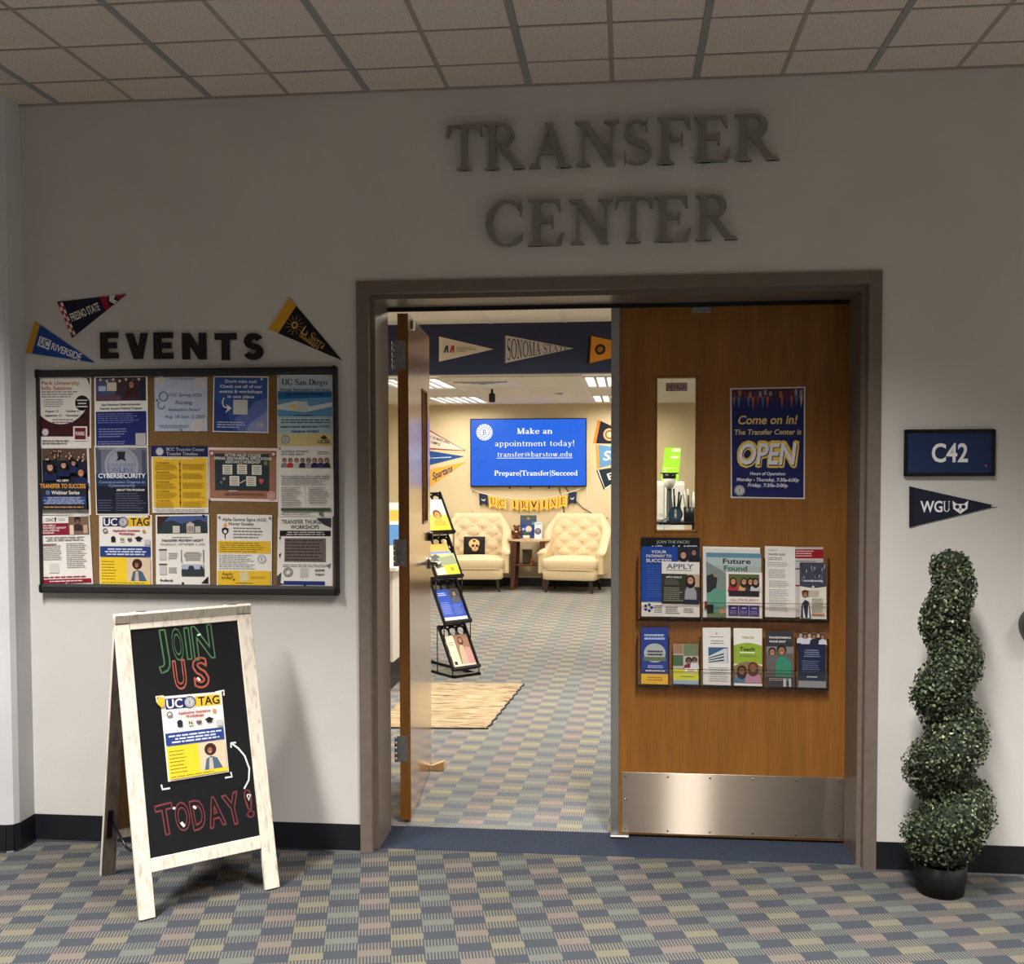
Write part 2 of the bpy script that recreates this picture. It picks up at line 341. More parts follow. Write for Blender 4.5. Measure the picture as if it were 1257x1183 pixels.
def build_serif():
    G = {}
    G['T'] = (st(.39, 0, 1, 1, 0)+rc(.02, .94, .76, 1)+[[(.02, 1), (0, .74), (.04, .74), (.12, .95)], [(.76, 1), (.78, .74), (.74, .74), (.66, .95)]], .78)
    G['R'] = (st(.17, 0, 1)+arc(.36, .745, .2, .225, -90, 90, TK, TN)+rc(.17, .945, .37, 1)+rc(.17, .49, .37, .545)+dg_(.70, .0, .36, .52, .15)+sf(.72, 0, .13), .86)
    G['A'] = (dg_(.1, 0, .40, 1, .06)+dg_(.68, 0, .38, 1, .15)+rc(.19, .32, .58, .38)+sf(.1, 0, .12)+sf(.68, 0, .16), .80)
    G['N'] = (dg_(.14, 0, .14, .96, .06)+dg_(.66, .04, .66, 1, .06)+dg_(.66, 0, .16, 1, .15)+sf(.14, 0, .13)+sf(.1, 1, .12, True)+sf(.66, 1, .14, True), .82)
    pts = []; ws = []
    for i in range(25):
        t = i/24
        if t < .5: a = math.radians(40+230*t*2); q = (.30+.20*math.cos(a), .745+.215*math.sin(a))
        else: a = math.radians(90-230*(t-.5)*2); q = (.31+.225*math.cos(a), .265+.235*math.sin(a))
        pts.append(q); ws.append(.055+.09*math.exp(-((t-.5)/.16)**2)+.03*abs(math.cos(a)))
    G['S'] = (strip(pts, ws)+[[(.47, .72), (.51, .72), (.52, 1), (.46, .93)], [(.06, .0), (.11, .07), (.09, .31), (.05, .31)]], .60)
    ef = st(.17, 0, 1, 1, 1)+rc(.17, .945, .58, 1)+[[(.60, 1), (.62, .74), (.58, .74), (.5, .95)]]+rc(.17, .49, .46, .545)+[[(.44, .38), (.48, .38), (.48, .66), (.44, .66), ]]
    G['F'] = (ef, .66)
    G['E'] = (ef+rc(.17, 0, .6, .055)+[[(.62, 0), (.67, .28), (.63, .28), (.52, .05)]], .70)
    G['C'] = (arc(.45, .5, .37, .475, 42, 318, .15, TN, 20)+[[(.72, .66), (.76, .66), (.76, 1), (.71, .92)], [(.73, .14), (.78, .24), (.76, .28), (.70, .2)]], .84)
    G['M'] = (dg_(.14, 0, .14, 1, .06)+dg_(.44, 0, .14, 1, .13)+dg_(.44, 0, .76, 1, .05)+st(.80, 0, 1)+sf(.14, 0, .12)+sf(.1, 1, .1, True), .98)
    G['P'] = (st(.17, 0, 1)+arc(.36, .72, .2, .25, -90, 90, TK, TN)+rc(.17, .945, .37, 1)+rc(.17, .445, .37, .50), .68)
    G['O'] = (arc(.45, .5, .37, .475, 0, 360, .15, TN, 24), .90)
    G['U'] = (st(.15, .3, 1, 0, 1)+dg_(.68, .3, .68, 1, .06)+sf(.68, 1, .12, True)+arc(.415, .3, .265, .27, 180, 360, .13, TN), .82)
    G['D'] = (st(.17, 0, 1)+arc(.36, .5, .36, .472, -90, 90, .15, TN, 16)+rc(.17, .945, .37, 1)+rc(.17, 0, .37, .055), .82)
    G['B'] = (st(.17, 0, 1)+arc(.36, .745, .18, .225, -90, 90, TK, TN)+arc(.38, .27, .2, .245, -90, 90, TK, TN)+rc(.17, .945, .37, 1)+rc(.17, .49, .37, .545)+rc(.17, 0, .37, .055), .68)
    X = .64; a = .11
    def lo(y): return sf(y, 0, .12)
    hump = lambda x: arc(x+.20, X-.19, .15, .165, 0, 170, a, .05, 8)+dg_(x+.35, 0, x+.35, X-.18, a)+sf(x+.35, 0, .11)
    G['n'] = (dg_(.13, 0, .13, X, a)+sf(.13, 0, .11)+sf(.08, X, .08, True)+hump(.13), .60)
    G['m'] = (dg_(.13, 0, .13, X, a)+sf(.13, 0, .11)+sf(.08, X, .08, True)+hump(.13)+hump(.46), .94)
    G['r'] = (dg_(.13, 0, .13, X, a)+sf(.13, 0, .12)+sf(.08, X, .08, True)+arc(.27, X-.14, .12, .13, 60, 180, .1, .06, 6)+arc(.34, X-.09, .03, .03, 0, 360, .06, .06, 8), .44)
    G['o'] = (arc(.28, X/2, .22, X/2-.02, 0, 360, a, .05, 18), .56)
    G['c'] = (arc(.28, X/2, .21, X/2-.02, 50, 320, a, .05, 14)+arc(.40, .47, .03, .03, 0, 360, .06, .06, 8), .50)
    G['e'] = (arc(.28, X/2, .21, X/2-.02, 5, 325, a, .05, 16)+rc(.1, .32, .47, .37), .53)
    G['a'] = (arc(.2, X-.17, .16, .15, 0, 150, .09, .05, 8)+dg_(.36, .04, .36, X-.15, a)+arc(.24, .18, .15, .16, 60, 300, a, .05, 10)+rc(.33, 0, .48, .06), .52)
    G['p'] = (dg_(.13, -.28, .13, X, a)+sf(.13, -.28, .12)+sf(.08, X, .08, True)+arc(.29, X/2, .19, X/2-.02, -130, 130, a, .05, 14), .58)
    G['b'] = (dg_(.13, 0, .13, 1, a)+sf(.08, 1, .08, True)+arc(.29, X/2, .19, X/2-.02, -150, 130, a, .05, 14), .58)
    G['d'] = (dg_(.44, 0, .44, 1, a)+sf(.39, 1, .08, True)+rc(.44, 0, .56, .05)+arc(.28, X/2, .19, X/2-.02, 50, 310, a, .05, 14), .60)
    G['g'] = (arc(.25, .42, .16, .19, 0, 360, .09, .05, 14)+arc(.26, -.1, .2, .14, 0, 360, .07, .05, 14)+arc(.25, .12, .1, .09, 90, 270, .08, .05, 6)+rc(.3, .54, .5, .6), .54)
    G['t'] = (dg_(.17, .1, .17, .82, a)+rc(.03, .58, .34, .64)+arc(.26, .12, .1, .09, 180, 320, a, .05, 7), .38)
    G['i'] = (dg_(.13, 0, .13, X, a)+sf(.13, 0, .12)+sf(.08, X, .08, True)+arc(.13, .87, .035, .035, 0, 360, .07, .07, 8), .28)
    G['l'] = (dg_(.13, 0, .13, 1, a)+sf(.13, 0, .12)+sf(.08, 1, .08, True), .28)
    G['k'] = (dg_(.13, 0, .13, 1, a)+sf(.13, 0, .12)+sf(.08, 1, .08, True)+dg_(.18, .28, .44, X, .06)+dg_(.46, 0, .24, .34, .13)+sf(.47, 0, .1)+sf(.44, X, .09, True), .60)
    G['y'] = (dg_(.30, .0, .12, X, .12)+dg_(.2, -.24, .46, X, .06)+sf(.12, X, .11, True)+sf(.46, X, .09, True)+arc(.14, -.22, .04, .04, 0, 360, .07, .07, 8), .56)
    G['u'] = (dg_(.13, .18, .13, X, a)+dg_(.43, 0, .43, X, a)+arc(.28, .2, .15, .17, 180, 350, a, .05, 9)+sf(.08, X, .08, True)+sf(.38, X, .08, True)+rc(.43, 0, .55, .05), .60)
    G['w'] = (dg_(.26, 0, .12, X, .12)+dg_(.26, 0, .40, X, .05)+dg_(.54, 0, .40, X, .12)+dg_(.54, 0, .68, X, .05)+sf(.12, X, .1, True)+sf(.40, X, .08, True)+sf(.68, X, .09, True), .78)
    pts = []; ws = []
    for i in range(17):
        t = i/16
        if t < .5: q_ = math.radians(40+230*t*2); q = (.21+.12*math.cos(q_), .48+.13*math.sin(q_))
        else: q_ = math.radians(90-230*(t-.5)*2); q = (.21+.14*math.cos(q_), .18+.15*math.sin(q_))
        pts.append(q); ws.append(.05+.06*math.exp(-((t-.5)/.16)**2)+.02)
    G['s'] = (strip(pts, ws), .42)
    G['f'] = (dg_(.16, 0, .16, .8, a)+sf(.16, 0, .12)+rc(.03, .58, .34, .64)+arc(.28, .8, .12, .15, 40, 180, .1, .06, 7), .36)
    G['@'] = (arc(.42, .4, .36, .42, -60, 250, .06, .04, 20)+arc(.42, .4, .16, .18, 0, 360, .08, .05, 14)+dg_(.6, .2, .6, .6, .06), .9)
    G['.'] = (arc(.1, .06, .03, .03, 0, 360, .08, .08, 8), .22)
    G['!'] = ([[(.08, .28), (.14, .28), (.18, 1), (.04, 1)]]+arc(.11, .07, .035, .035, 0, 360, .08, .08, 8), .26)
    G['|'] = (rc(.1, -.2, .15, 1.05), .26)
    return G
SER = build_serif()
EXTRA = {'I': .4}

class Print:
    """flat print on a sheet: m(u,v)->point, u to the right 0..1, v down 0..1"""
    def __init__(s, m, n, asp, th=.0008, quad=None):
        s.step = .00009; s.m = m; s.n = unit(np.array(n, float)); s.asp = asp; s.th = th; s.mb = MB(); s.k = 1; s.quad = quad
    def w(s, u, v, o=0.): return np.array(s.m(u, v))+s.n*o
    def sheet(s, col, outline=((0, 0), (1, 0), (1, 1), (0, 1)), rough=.55):
        q = [s.w(u, v) for u, v in outline]; m = col if not isinstance(col, tuple) else pm(col, rough)
        s.mb.prism(q, -s.n*s.th, m); return s
    def _o(s): s.k += 1; return s.k*s.step
    def poly(s, pts, col):
        o = s._o(); s.mb.add([s.w(u, v, o) for u, v in pts], [list(range(len(pts)))], pm(col) if isinstance(col, tuple) else col); return s
    def rect(s, u0, v0, u1, v1, col): return s.poly([(u0, v0), (u1, v0), (u1, v1), (u0, v1)], col)
    def ell(s, u, v, r, col, ry=None, n=18, a0=0, a1=360):
        ry = r if ry is None else ry   # radii as fractions of the height
        return s.poly([(u+r*math.cos(math.radians(a0+(a1-a0)*k/n))/s.asp, v-ry*math.sin(math.radians(a0+(a1-a0)*k/n))) for k in range(n+(0 if a1-a0 == 360 else 1))], col)
    def ring(s, u, v, r, t, col, n=24, a0=0, a1=360):
        o = s._o(); vs = []; fs = []
        for k in range(n+1):
            a = math.radians(a0+(a1-a0)*k/n)
            for q in (r, r-t): vs.append(s.w(u+q*math.cos(a)/s.asp, v-q*math.sin(a), o))
        for k in range(n): fs.append([2*k, 2*k+2, 2*k+3, 2*k+1])
        s.mb.add(vs, fs, pm(col)); return s
    def line(s, pts, t, col):
        o = s._o(); P2 = [(u*s.asp, v) for u, v in pts]; vs = []; fs = []
        for k, q in enumerate(strip(P2, t)): vs += [s.w(a/s.asp, b, o) for a, b in q]; fs.append([4*k+i for i in range(4)])
        s.mb.add(vs, fs, pm(col) if isinstance(col, tuple) else col); return s
    def text(s, t, u, v, h, col, w=None, al='c', bold=1, serif=0, slant=0, rot=0, outline=0, warp=None):
        # u,v: anchor at the vertical middle of the capitals; h: cap height as fraction of sheet height; w: width as fraction of sheet width
        o = s._o(); x = 0; items = []
        for ch in t:
            if ch == ' ': x += .38 if serif else GLY['space']/GLY['cap']; continue
            if serif and ch in SER: ps, adv = SER[ch]; items.append((x, ps, None, 1)); x += adv+.05
            elif (ch, bold) in GLY:
                g = GLY[ch, bold]; items.append((x, g[0], g[1], 1/GLY['cap'])); x += g[2]/GLY['cap']
        W_ = max(x, 1e-3); sx = h/s.asp if w is None else w/W_
        tot = W_*sx; x0 = {'c': -tot/2, 'l': 0, 'r': -tot}[al]; m = pm(col) if isinstance(col, tuple) else col
        cr, sr = math.cos(math.radians(rot)), math.sin(math.radians(rot))
        def tf(gx, gy):
            yy = (gy-.5)*h; xx = gx*sx+x0+slant*yy/s.asp
            X, Y = xx*s.asp, yy; X, Y = X*cr-Y*sr, X*sr+Y*cr
            uu, vv = u+X/s.asp, v-Y
            if warp: uu, vv = warp(uu, vv)
            return s.w(uu, vv, o)
        for x, vs, fs, sc in items:
            if fs is None:
                for p_ in vs: s.mb.add([tf(x+a, b) for a, b in p_], [list(range(len(p_)))], m)
            elif outline:
                key = {}; idx = []
                for q in vs: idx.append(key.setdefault((round(q[0], 4), round(q[1], 4)), len(key)))
                pos = list(key); cnt = {}
                for f in fs:
                    for i in range(len(f)):
                        e = tuple(sorted((idx[f[i]], idx[f[(i+1) % len(f)]]))); cnt[e] = cnt.get(e, 0)+1
                for (a, b), c in cnt.items():
                    if c == 1 and a != b:
                        pa, pb = pos[a], pos[b]
                        d = (pb[0]-pa[0], pb[1]-pa[1]); l = math.hypot(*d)
                        if l < 1e-5: continue
                        e_ = outline/2; ex, ey = d[0]/l*e_*.5, d[1]/l*e_*.5; nx, ny = -d[1]/l*e_, d[0]/l*e_
                        q4 = [(pa[0]-ex+nx, pa[1]-ey+ny), (pa[0]-ex-nx, pa[1]-ey-ny), (pb[0]+ex-nx, pb[1]+ey-ny), (pb[0]+ex+nx, pb[1]+ey+ny)]
                        s.mb.add([tf(x+a_*sc, b_*sc) for a_, b_ in q4], [[0, 1, 2, 3]], m)
            else: s.mb.add([tf(x+a*sc, b*sc) for a, b in vs], fs, m)
        return s
    def para(s, u0, v0, u1, v1, n, col, fill=.42, al='l', ragged=.25):
        o = s._o(); m = pm(col); p_ = (v1-v0)/n
        for k in range(n):
            v = v0+p_*(k+.3); end = u1-(u1-u0)*random.random()*ragged; st_ = u0
            if al == 'c': d = (u1-end)/2; st_ = u0+d; end = u1-d
            u = st_
            while u < end:
                l = (u1-u0)*random.uniform(.05, .17); e = min(u+l, end)
                s.mb.add([s.w(u, v, o), s.w(e, v, o), s.w(e, v+p_*fill, o), s.w(u, v+p_*fill, o)], [[0, 1, 2, 3]], m); u = e+(u1-u0)*.02
        return s
    def head(s, u, v, r, skin=(178, 132, 104), hair=(40, 28, 22), shirt=(40, 44, 60), long=0, cap=None, body=1):
        a = s.asp
        if body: s.poly([(u-1.9*r/a, v+3.6*r), (u-1.6*r/a, v+1.7*r), (u-.5*r/a, v+1.1*r), (u+.5*r/a, v+1.1*r), (u+1.6*r/a, v+1.7*r), (u+1.9*r/a, v+3.6*r)], shirt)
        s.ell(u, v-.15*r, r*1.15, hair, r*1.2)
        if long: s.ell(u, v+.6*r, r*1.25, hair, r*1.5)
        s.ell(u, v+.1*r, r*.78, skin, r*.95)
        s.ell(u-.3*r/a, v, r*.1, (40, 28, 24), n=6); s.ell(u+.3*r/a, v, r*.1, (40, 28, 24), n=6); s.rect(u-.3*r/a, v+.5*r, u+.3*r/a, v+.62*r, (225, 210, 200))
        if cap: s.poly([(u-1.5*r/a, v-.95*r), (u, v-1.5*r), (u+1.5*r/a, v-.95*r), (u, v-.5*r)], cap)
        return s
    def seal(s, u, v, r, c=(30, 44, 96), bg=(236, 236, 236), ch='B'):
        s.ell(u, v, r, bg); s.ring(u, v, r*.93, r*.1, c)
        for k in range(12):
            a = 2*PI*k/12; s.ell(u+r*.72*math.cos(a)/s.asp, v+r*.72*math.sin(a), r*.07, c, n=5)
        s.ring(u, v, r*.6, r*.05, c); s.text(ch, u, v, r*.62, c, serif=1); return s
    def build(s, name, parent=None, **k): return s.mb.build(name, parent, **k)
def qmap(q):
    q = [np.array(x, float) for x in q]
    return lambda u, v: (q[0]*(1-u)+q[1]*u)*(1-v)+(q[3]*(1-u)+q[2]*u)*v
def qprint(q, n=(0, -1, 0), th=.0008):
    q = [np.array(x, float) for x in q]
    return Print(qmap(q), n, np.linalg.norm(q[1]-q[0])/np.linalg.norm(q[3]-q[0]), th, q)
def wallq(pts, y): return [P(x, yy, 1, y) for x, yy in pts]

# ================================================================== STRUCTURE
HC = 2.893; HF = 2.1844; FW = 1.93; WT = .31; XC = -1.331; PC = .14
CY = 9.2; ZLO = 2.25; ZHI = 2.66; YS = 4.8
XL, XR = -3.2, 4.6
MB().box((-3.4, -7.2, -.05), (5.4, .04, 0), M_carp).build('floor', kind='structure')
MB().box((-3.4, .30, -.05), (XR+.1, CY+.2, 0), M_carp_lit).build('floor', kind='structure')
MB().box((0, .04, -.05), (FW, .30, .001), M_thr).build('trim_1', kind='structure', label='plain blue carpet strip across the doorway')
# front wall: two sides and the part above the door
mb = MB()
for a, b in (((XC, 0, 0), (0, WT, 3.0)), ((FW, 0, 0), (5.4, WT, 3.0)), ((0, 0, HF), (FW, WT, 3.0)), ((-3.4, 0, 0), (XC, WT, 3.0))):
    mb.box((a[0], a[1], a[2]), (b[0], WT-.01, b[2]), M_wall); mb.box((a[0], WT-.01, a[2]), b, M_cream)
mb.build('wall_front', kind='structure')
mb = MB(); r = .035
pr = [(-3.4, 0), (-3.4, -PC), (XC-r, -PC), (XC-r*.3, -PC+r*.3), (XC, -PC+r), (XC, 0)]
mb.prism([A3(x, y, 0) for x, y in pr], (0, 0, 2.99), M_wallL); mb.build('wall_left', kind='structure')
MB().box((-3.4, -7.2, 0), (-3.3, -PC, 3), M_wall).build('wall_far_left', kind='structure')
MB().box((5.3, -7.2, 0), (5.4, 0, 3), M_wall).build('wall_right', kind='structure')
MB().box((-3.4, -7.3, 0), (5.4, -7.2, 3), M_wall).build('wall_behind', kind='structure')
def baseboard(name, pts, h, m=M_base):
    mb = MB(); t = .007
    for i in range(len(pts)-1):
        a, b = np.array([*pts[i], 0.]), np.array([*pts[i+1], 0.]); d = unit(b-a); n = A3(d[1], -d[0], 0)
        mb.hexa([a, b, b+n*t, a+n*t], [q+A3(0, 0, h) for q in (a, b, b+n*t*.7, a+n*t*.7)], m)
        mb.hexa([a, b, b+n*.016, a+n*.016], [q+A3(0, 0, .006) for q in (a, b, b+n*.012, a+n*.012)], m)
    return mb.build(name, kind='structure')
baseboard('baseboard_front', [(XC, 0), (0, 0)], .105); baseboard('baseboard_front_right', [(FW, 0), (5.3, 0)], .105)
baseboard('baseboard_left', [(-3.3, -PC), (XC-r, -PC), (XC-r*.3, -PC+r*.3), (XC, -PC+r), (XC, 0)], .105)
baseboard('baseboard_back', [(XL, CY), (XR, CY)], .105)
# hall ceiling: slab, tiles, grid
cl = MB().box((-3.4, -7.2, HC+.012), (5.4, .0, HC+.1), M_tile).build('ceiling', kind='structure')
X0 = -1.172; C = .3048; R1 = .2207
def tile_mesh(w, d):
    mb = MB(); g = .006
    mb.box((g, g, 0), (w-g, d-g, .014), M_tile, .003); o = mb.build('ceiling_tile', cl); return o
def instance(o, loc, parent, name=None):
    c = o.copy(); COL.objects.link(c); c.parent = parent; c.location = loc
    return c
proto = {}
rows = [(-R1, 0)]+[(-R1-C*(k+1), -R1-C*k) for k in range(5)]
cols = [X0+C*k for k in range(-2, 15)]
for (y0, y1) in rows:
    for x in cols:
        if y0 == rows[-1][0] and False: continue
        key = round(y1-y0, 3); z = HC+random.uniform(-.0008, .0008)
        if key not in proto: proto[key] = tile_mesh(C, y1-y0); proto[key].location = (x, y0, z)
        else: instance(proto[key], (x, y0, z), cl)
yend = rows[-1][0]
MB().box((-3.4, -7.2, HC), (5.4, yend, HC+.02), M_tile).build('ceiling_tile', cl, kind='stuff')
MB().box((-3.4, yend, HC), (cols[0], 0, HC+.02), M_tile).build('ceiling_tile', cl, kind='stuff')
MB().box((cols[-1]+C, yend, HC), (5.4, 0, HC+.02), M_tile).build('ceiling_tile', cl, kind='stuff')
for k, x in enumerate(cols):
    thick = (k % 2 == 0)
    if thick: MB().box((x-.013, yend, HC-.004), (x+.013, 0, HC+.006), M_tbar, .002).build('grid_bar', cl)
    else: MB().box((x-.010, yend, HC-.0006), (x+.010, 0, HC+.008), M_tan, .002).build('grid_bar', cl)
for k in range(6):
    y = -R1-C*k; MB().box((cols[0], y-.005, HC-.001), (cols[-1]+C, y+.005, HC+.006), M_tan).build('grid_bar', cl)
MB().box((XC, -.012, HC-.006), (5.3, 0, HC+.006), M_tan).build('grid_bar', cl)
# inner room shell
MB().box((XL, CY, 0), (XR, CY+.1, 3), M_cream).build('wall_back', kind='structure')
MB().box((XL-.1, WT, 0), (XL, CY, 3), M_cream).build('wall_room_left', kind='structure')
MB().box((XR, WT, 0), (XR+.1, CY, 3), M_cream).build('wall_room_right', kind='structure')
MB().box((XL, YS, ZLO), (XR, YS+.12, ZHI+.1), M_navyfas).build('wall_fascia', kind='structure', label='navy fascia where the room ceiling steps down')
c1 = MB().box((XL, WT, ZHI+.014), (XR, YS, ZHI+.12), M_tile2).build('ceiling', kind='structure')
c2 = MB().box((XL, YS+.12, ZLO+.014), (XR, CY, ZLO+.12), M_tile2).build('ceiling', kind='structure')
def room_tiles(par, x0, x1, y0, y1, z, w=.61, d=1.22, skip=()):
    mb = MB(); mb.box((.008, .008, 0), (w-.008, d-.008, .02), M_tile2, .004); p_ = None
    x = x0
    while x < x1-.1:
        y = y0
        while y < y1-.2:
            hit = any(abs(x+w/2-sx) < .3 and abs(y+d/2-sy) < .62 for sx, sy in skip)
            if not hit:
                if p_ is None: p_ = mb.build('ceiling_tile', par); p_.location = (x, y, z)
                else: instance(p_, (x, y, z), par)
            y += d
        MB().box((x-.012, y0, z-.003), (x+.012, y1, z+.01), M_white).build('grid_bar', par); x += w
    y = y0
    while y < y1: MB().box((x0, y-.012, z-.002), (x1, y+.012, z+.01), M_white).build('grid_bar', par); y += d
room_tiles(c2, -1.81, 2.46, 5.22, CY, ZLO, skip=[(a, b) for a in LX for b in LY])
room_tiles(c1, -1.915, 2.35, .9, YS, ZHI)
# door frame as one mitred profile
prof = [(0, -.012), (.045, -.012), (.047, -.008), (.047, .03), (.063, .03), (.063, .255), (.047, .255), (.047, WT+.012), (0, WT+.012)]
mb = MB(); vs = []
for (w, y) in prof: vs += [A3(w, y, 0), A3(w, y, HF-w), A3(FW-w, y, HF-w), A3(FW-w, y, 0)]
fs = []; n = len(prof)
for i in range(n):
    j = (i+1) % n
    for k in range(3): fs.append([i*4+k, i*4+k+1, j*4+k+1, j*4+k])
mb.add(vs, fs, M_frame)
dfr = mb.build('trim_2', kind='structure', label='taupe steel door frame around the double doorway')
MB().box((.047, .245, HF-.078), (FW-.047, .262, HF-.055), M_headstrip).build('head_strip', dfr)  # black strip across the opening under the frame head

KU = 0
# ---- right door leaf (closed)
DT = .044; DY = .262; DZ = 2.112
def screw(mb, x, y, z, r=.004): mb.tube([A3(x, y, z), A3(x, y-.002, z), A3(x, y-.003, z)], [r, r, r*.5], M_chrome, 8)
d2 = thing('door_2', (1.43, DY+DT/2, 0), 'closed oak door leaf with steel kick plate, narrow glass and brochure rack', kind='structure')
xl, xr = .990, FW-.053
wl = [P(807, 464, 1, DY), P(853.5, 651, 1, DY)]; wx0, wx1, wz0, wz1 = wl[0][0], wl[1][0], wl[1][2], wl[0][2]
mb = MB()
mb.box((xl, DY, .012), (wx0, DY+DT, DZ), M_oak).box((wx1, DY, .012), (xr, DY+DT, DZ), M_oak)
mb.box((wx0, DY, .012), (wx1, DY+DT, wz0), M_oak).box((wx0, DY, wz1), (wx1, DY+DT, DZ), M_oak)
mb.build('leaf_panel', d2)
t = .008; mb = MB()
for a, b in (((wx0-t, wz0-t), (wx0, wz1+t)), ((wx1, wz0-t), (wx1+t, wz1+t)), ((wx0-t, wz0-t), (wx1+t, wz0)), ((wx0-t, wz1), (wx1+t, wz1+t))):
    mb.box((a[0], DY-.003, a[1]), (b[0], DY+.012, b[1]), M_oak, .002)
mb.build('glazing_bead', d2)
MB().box((wx0, DY+.018, wz0), (wx1, DY+.023, wz1), M_glass).build('glass_pane', d2)
MB().box((.957, DY-.006, .012), (.990, DY+DT+.002, DZ), M_edge, .002).build('edge_guard', d2, label='aluminium edge guard')
k0, k1 = P(763, 947, 1, DY), P(1035, 1035, 1, DY)
M_kick, kn, kb = base('horizontally_brushed_steel'); setb(kb, lin((150, 138, 124)), .40, 1, .5, Anisotropic=.9)
tg = nd(kn, 'ShaderNodeTangent', direction_type='UV_MAP'); ga = nd(kn, 'ShaderNodeBsdfAnisotropic'); ga.inputs['Color'].default_value = (*lin((150, 140, 126)), 1)
ga.inputs['Roughness'].default_value = .34; ga.inputs['Anisotropy'].default_value = -.86; kn.links.new(tg.outputs[0], ga.inputs['Tangent']); kn.links.new(tg.outputs[0], kb.inputs['Tangent'])
mk_ = nd(kn, 'ShaderNodeMixShader'); mk_.inputs[0].default_value = .3; kn.links.new(kb.outputs[0], mk_.inputs[1]); kn.links.new(ga.outputs[0], mk_.inputs[2]); kn.links.new(mk_.outputs[0], kn.nodes['Material Output'].inputs['Surface'])
kp = MB().box((k0[0], DY-.003, .018), (k1[0], DY+.001, k0[2]), M_kick, .001).build('kick_plate', d2, label='brushed steel kick plate')
ul = kp.data.uv_layers.new(name='brush')
for lp in kp.data.loops: co_ = kp.data.vertices[lp.vertex_index].co; ul.data[lp.index].uv = (KU*co_.x+(1-KU)*co_.z, (1-KU)*co_.x+KU*co_.z)
for i in range(6):
    for z in ((k0[2]-.014, .032)+((.155,) if i in (0, 5) else ())):
        mb = MB(); screw(mb, k0[0]+.016+i*(k1[0]-k0[0]-.032)/5, DY-.003, z); mb.build('screw', kp)
a, b = P(849, 377, 1, DY), P(873, 384, 1, DY)
MB().box((a[0], DY-.006, b[2]), (b[0], DY+.001, a[2]), M_steel2, .001).build('strike_plate', d2)
a = P(752, 1026, 1, DY-.02)
MB().box((.955, DY-.03, .003), (1.03, DY-.002, .013), M_edge, .003).build('bottom_bolt', d2)
# ---- left door leaf (open into the room)
H0 = P(492.3, 1006, 2, .012); H0 = A3(.083, .34, 0)
ang = math.radians(4.2); dv = A3(-math.sin(ang), math.cos(ang), 0); nv = A3(dv[1], -dv[0], 0); LL = .80
def LF(a, t_, z): return H0+dv*a+nv*t_+A3(0, 0, z)
d1 = thing('door_1', H0, 'open oak door leaf swung into the room on three steel hinges', kind='structure')
va, vb, vz0, vz1 = LL*.62, LL*.83, wz0, wz1
mb = MB(); Z0 = .014
for a, b in (((0, Z0), (va, DZ)), ((vb, Z0), (LL, DZ)), ((va, Z0), (vb, vz0)), ((va, vz1), (vb, DZ))):
    mb.box((a[0], 0, a[1]), (b[0], DT, b[1]), M_oaklite, M=LF)
mb.build('leaf_panel', d1)
MB().box((-.001, .0005, Z0), (0.0005, DT-.0005, DZ), M_oak, M=LF).build('hinge_edge', d1, label='bare orange oak edge')
MB().box((va, .018, vz0), (vb, .023, vz1), M_glass, M=LF).build('glass_pane', d1)
mb = MB()
for a, b in (((va-.01, vz0-.01), (va, vz1+.01)), ((vb, vz0-.01), (vb+.01, vz1+.01)), ((va, vz0-.01), (vb, vz0)), ((va, vz1), (vb, vz1+.01))):
    mb.box((a[0], DT-.002, a[1]), (b[0], DT+.004, b[1]), M_darkwood, M=LF)
mb.build('glazing_bead', d1)
for y0, y1 in ((418, 453), (662, 695), (903, 935)):
    z1, z0 = P(495, y0, 1, .34)[2], P(495, y1, 1, .34)[2]
    mb = MB(); mb.box((-.0035, -.016, z0), (-.0005, DT-.012, z1), M_steel2, M=LF)
    hg = mb.build('hinge', d1)
    mb = MB(); kx = LF(-.004, -.017, 0)
    for k in range(5):
        za = z0+(z1-z0)*k/5; mb.tube([kx+A3(0, 0, za+.001), kx+A3(0, 0, za+(z1-z0)/5-.001)], .006, M_steel2, 10)
    
    mb.build('hinge_knuckle', hg)
    mb = MB()
    for q, w_ in ((.12, .015), (.4, .03), (.62, .03), (.88, .015)):
        c = LF(-.0036, w_, z0+(z1-z0)*q); mb.tube([c, c-dv*.001], .0028, M_steel, 8)
    mb.build('screw', hg, kind='stuff')
mb = MB(); ha = LL-.07; zc = 1.02
mb.tube([LF(ha, DT, zc), LF(ha, DT+.012, zc)], .027, M_steel2, 18); mb.tube([LF(ha, DT+.01, zc), LF(ha, DT+.05, zc)], .01, M_steel2, 12)
mb.tube([LF(ha, DT+.05, zc), LF(ha-.03, DT+.055, zc), LF(ha-.11, DT+.05, zc)], [.011, .010, .009], M_steel2, 12)
mb.build('lever_handle', d1)
mb = MB(); mb.tube([LF(ha, DT, zc+.13), LF(ha, DT+.02, zc+.13)], .022, M_black, 16); mb.build('lock_cylinder', d1)
MB().box((.10, DT-.001, 2.06), (.16, DT+.010, 2.10), M_steel2, .004, M=LF).build('strike_plate', d1)

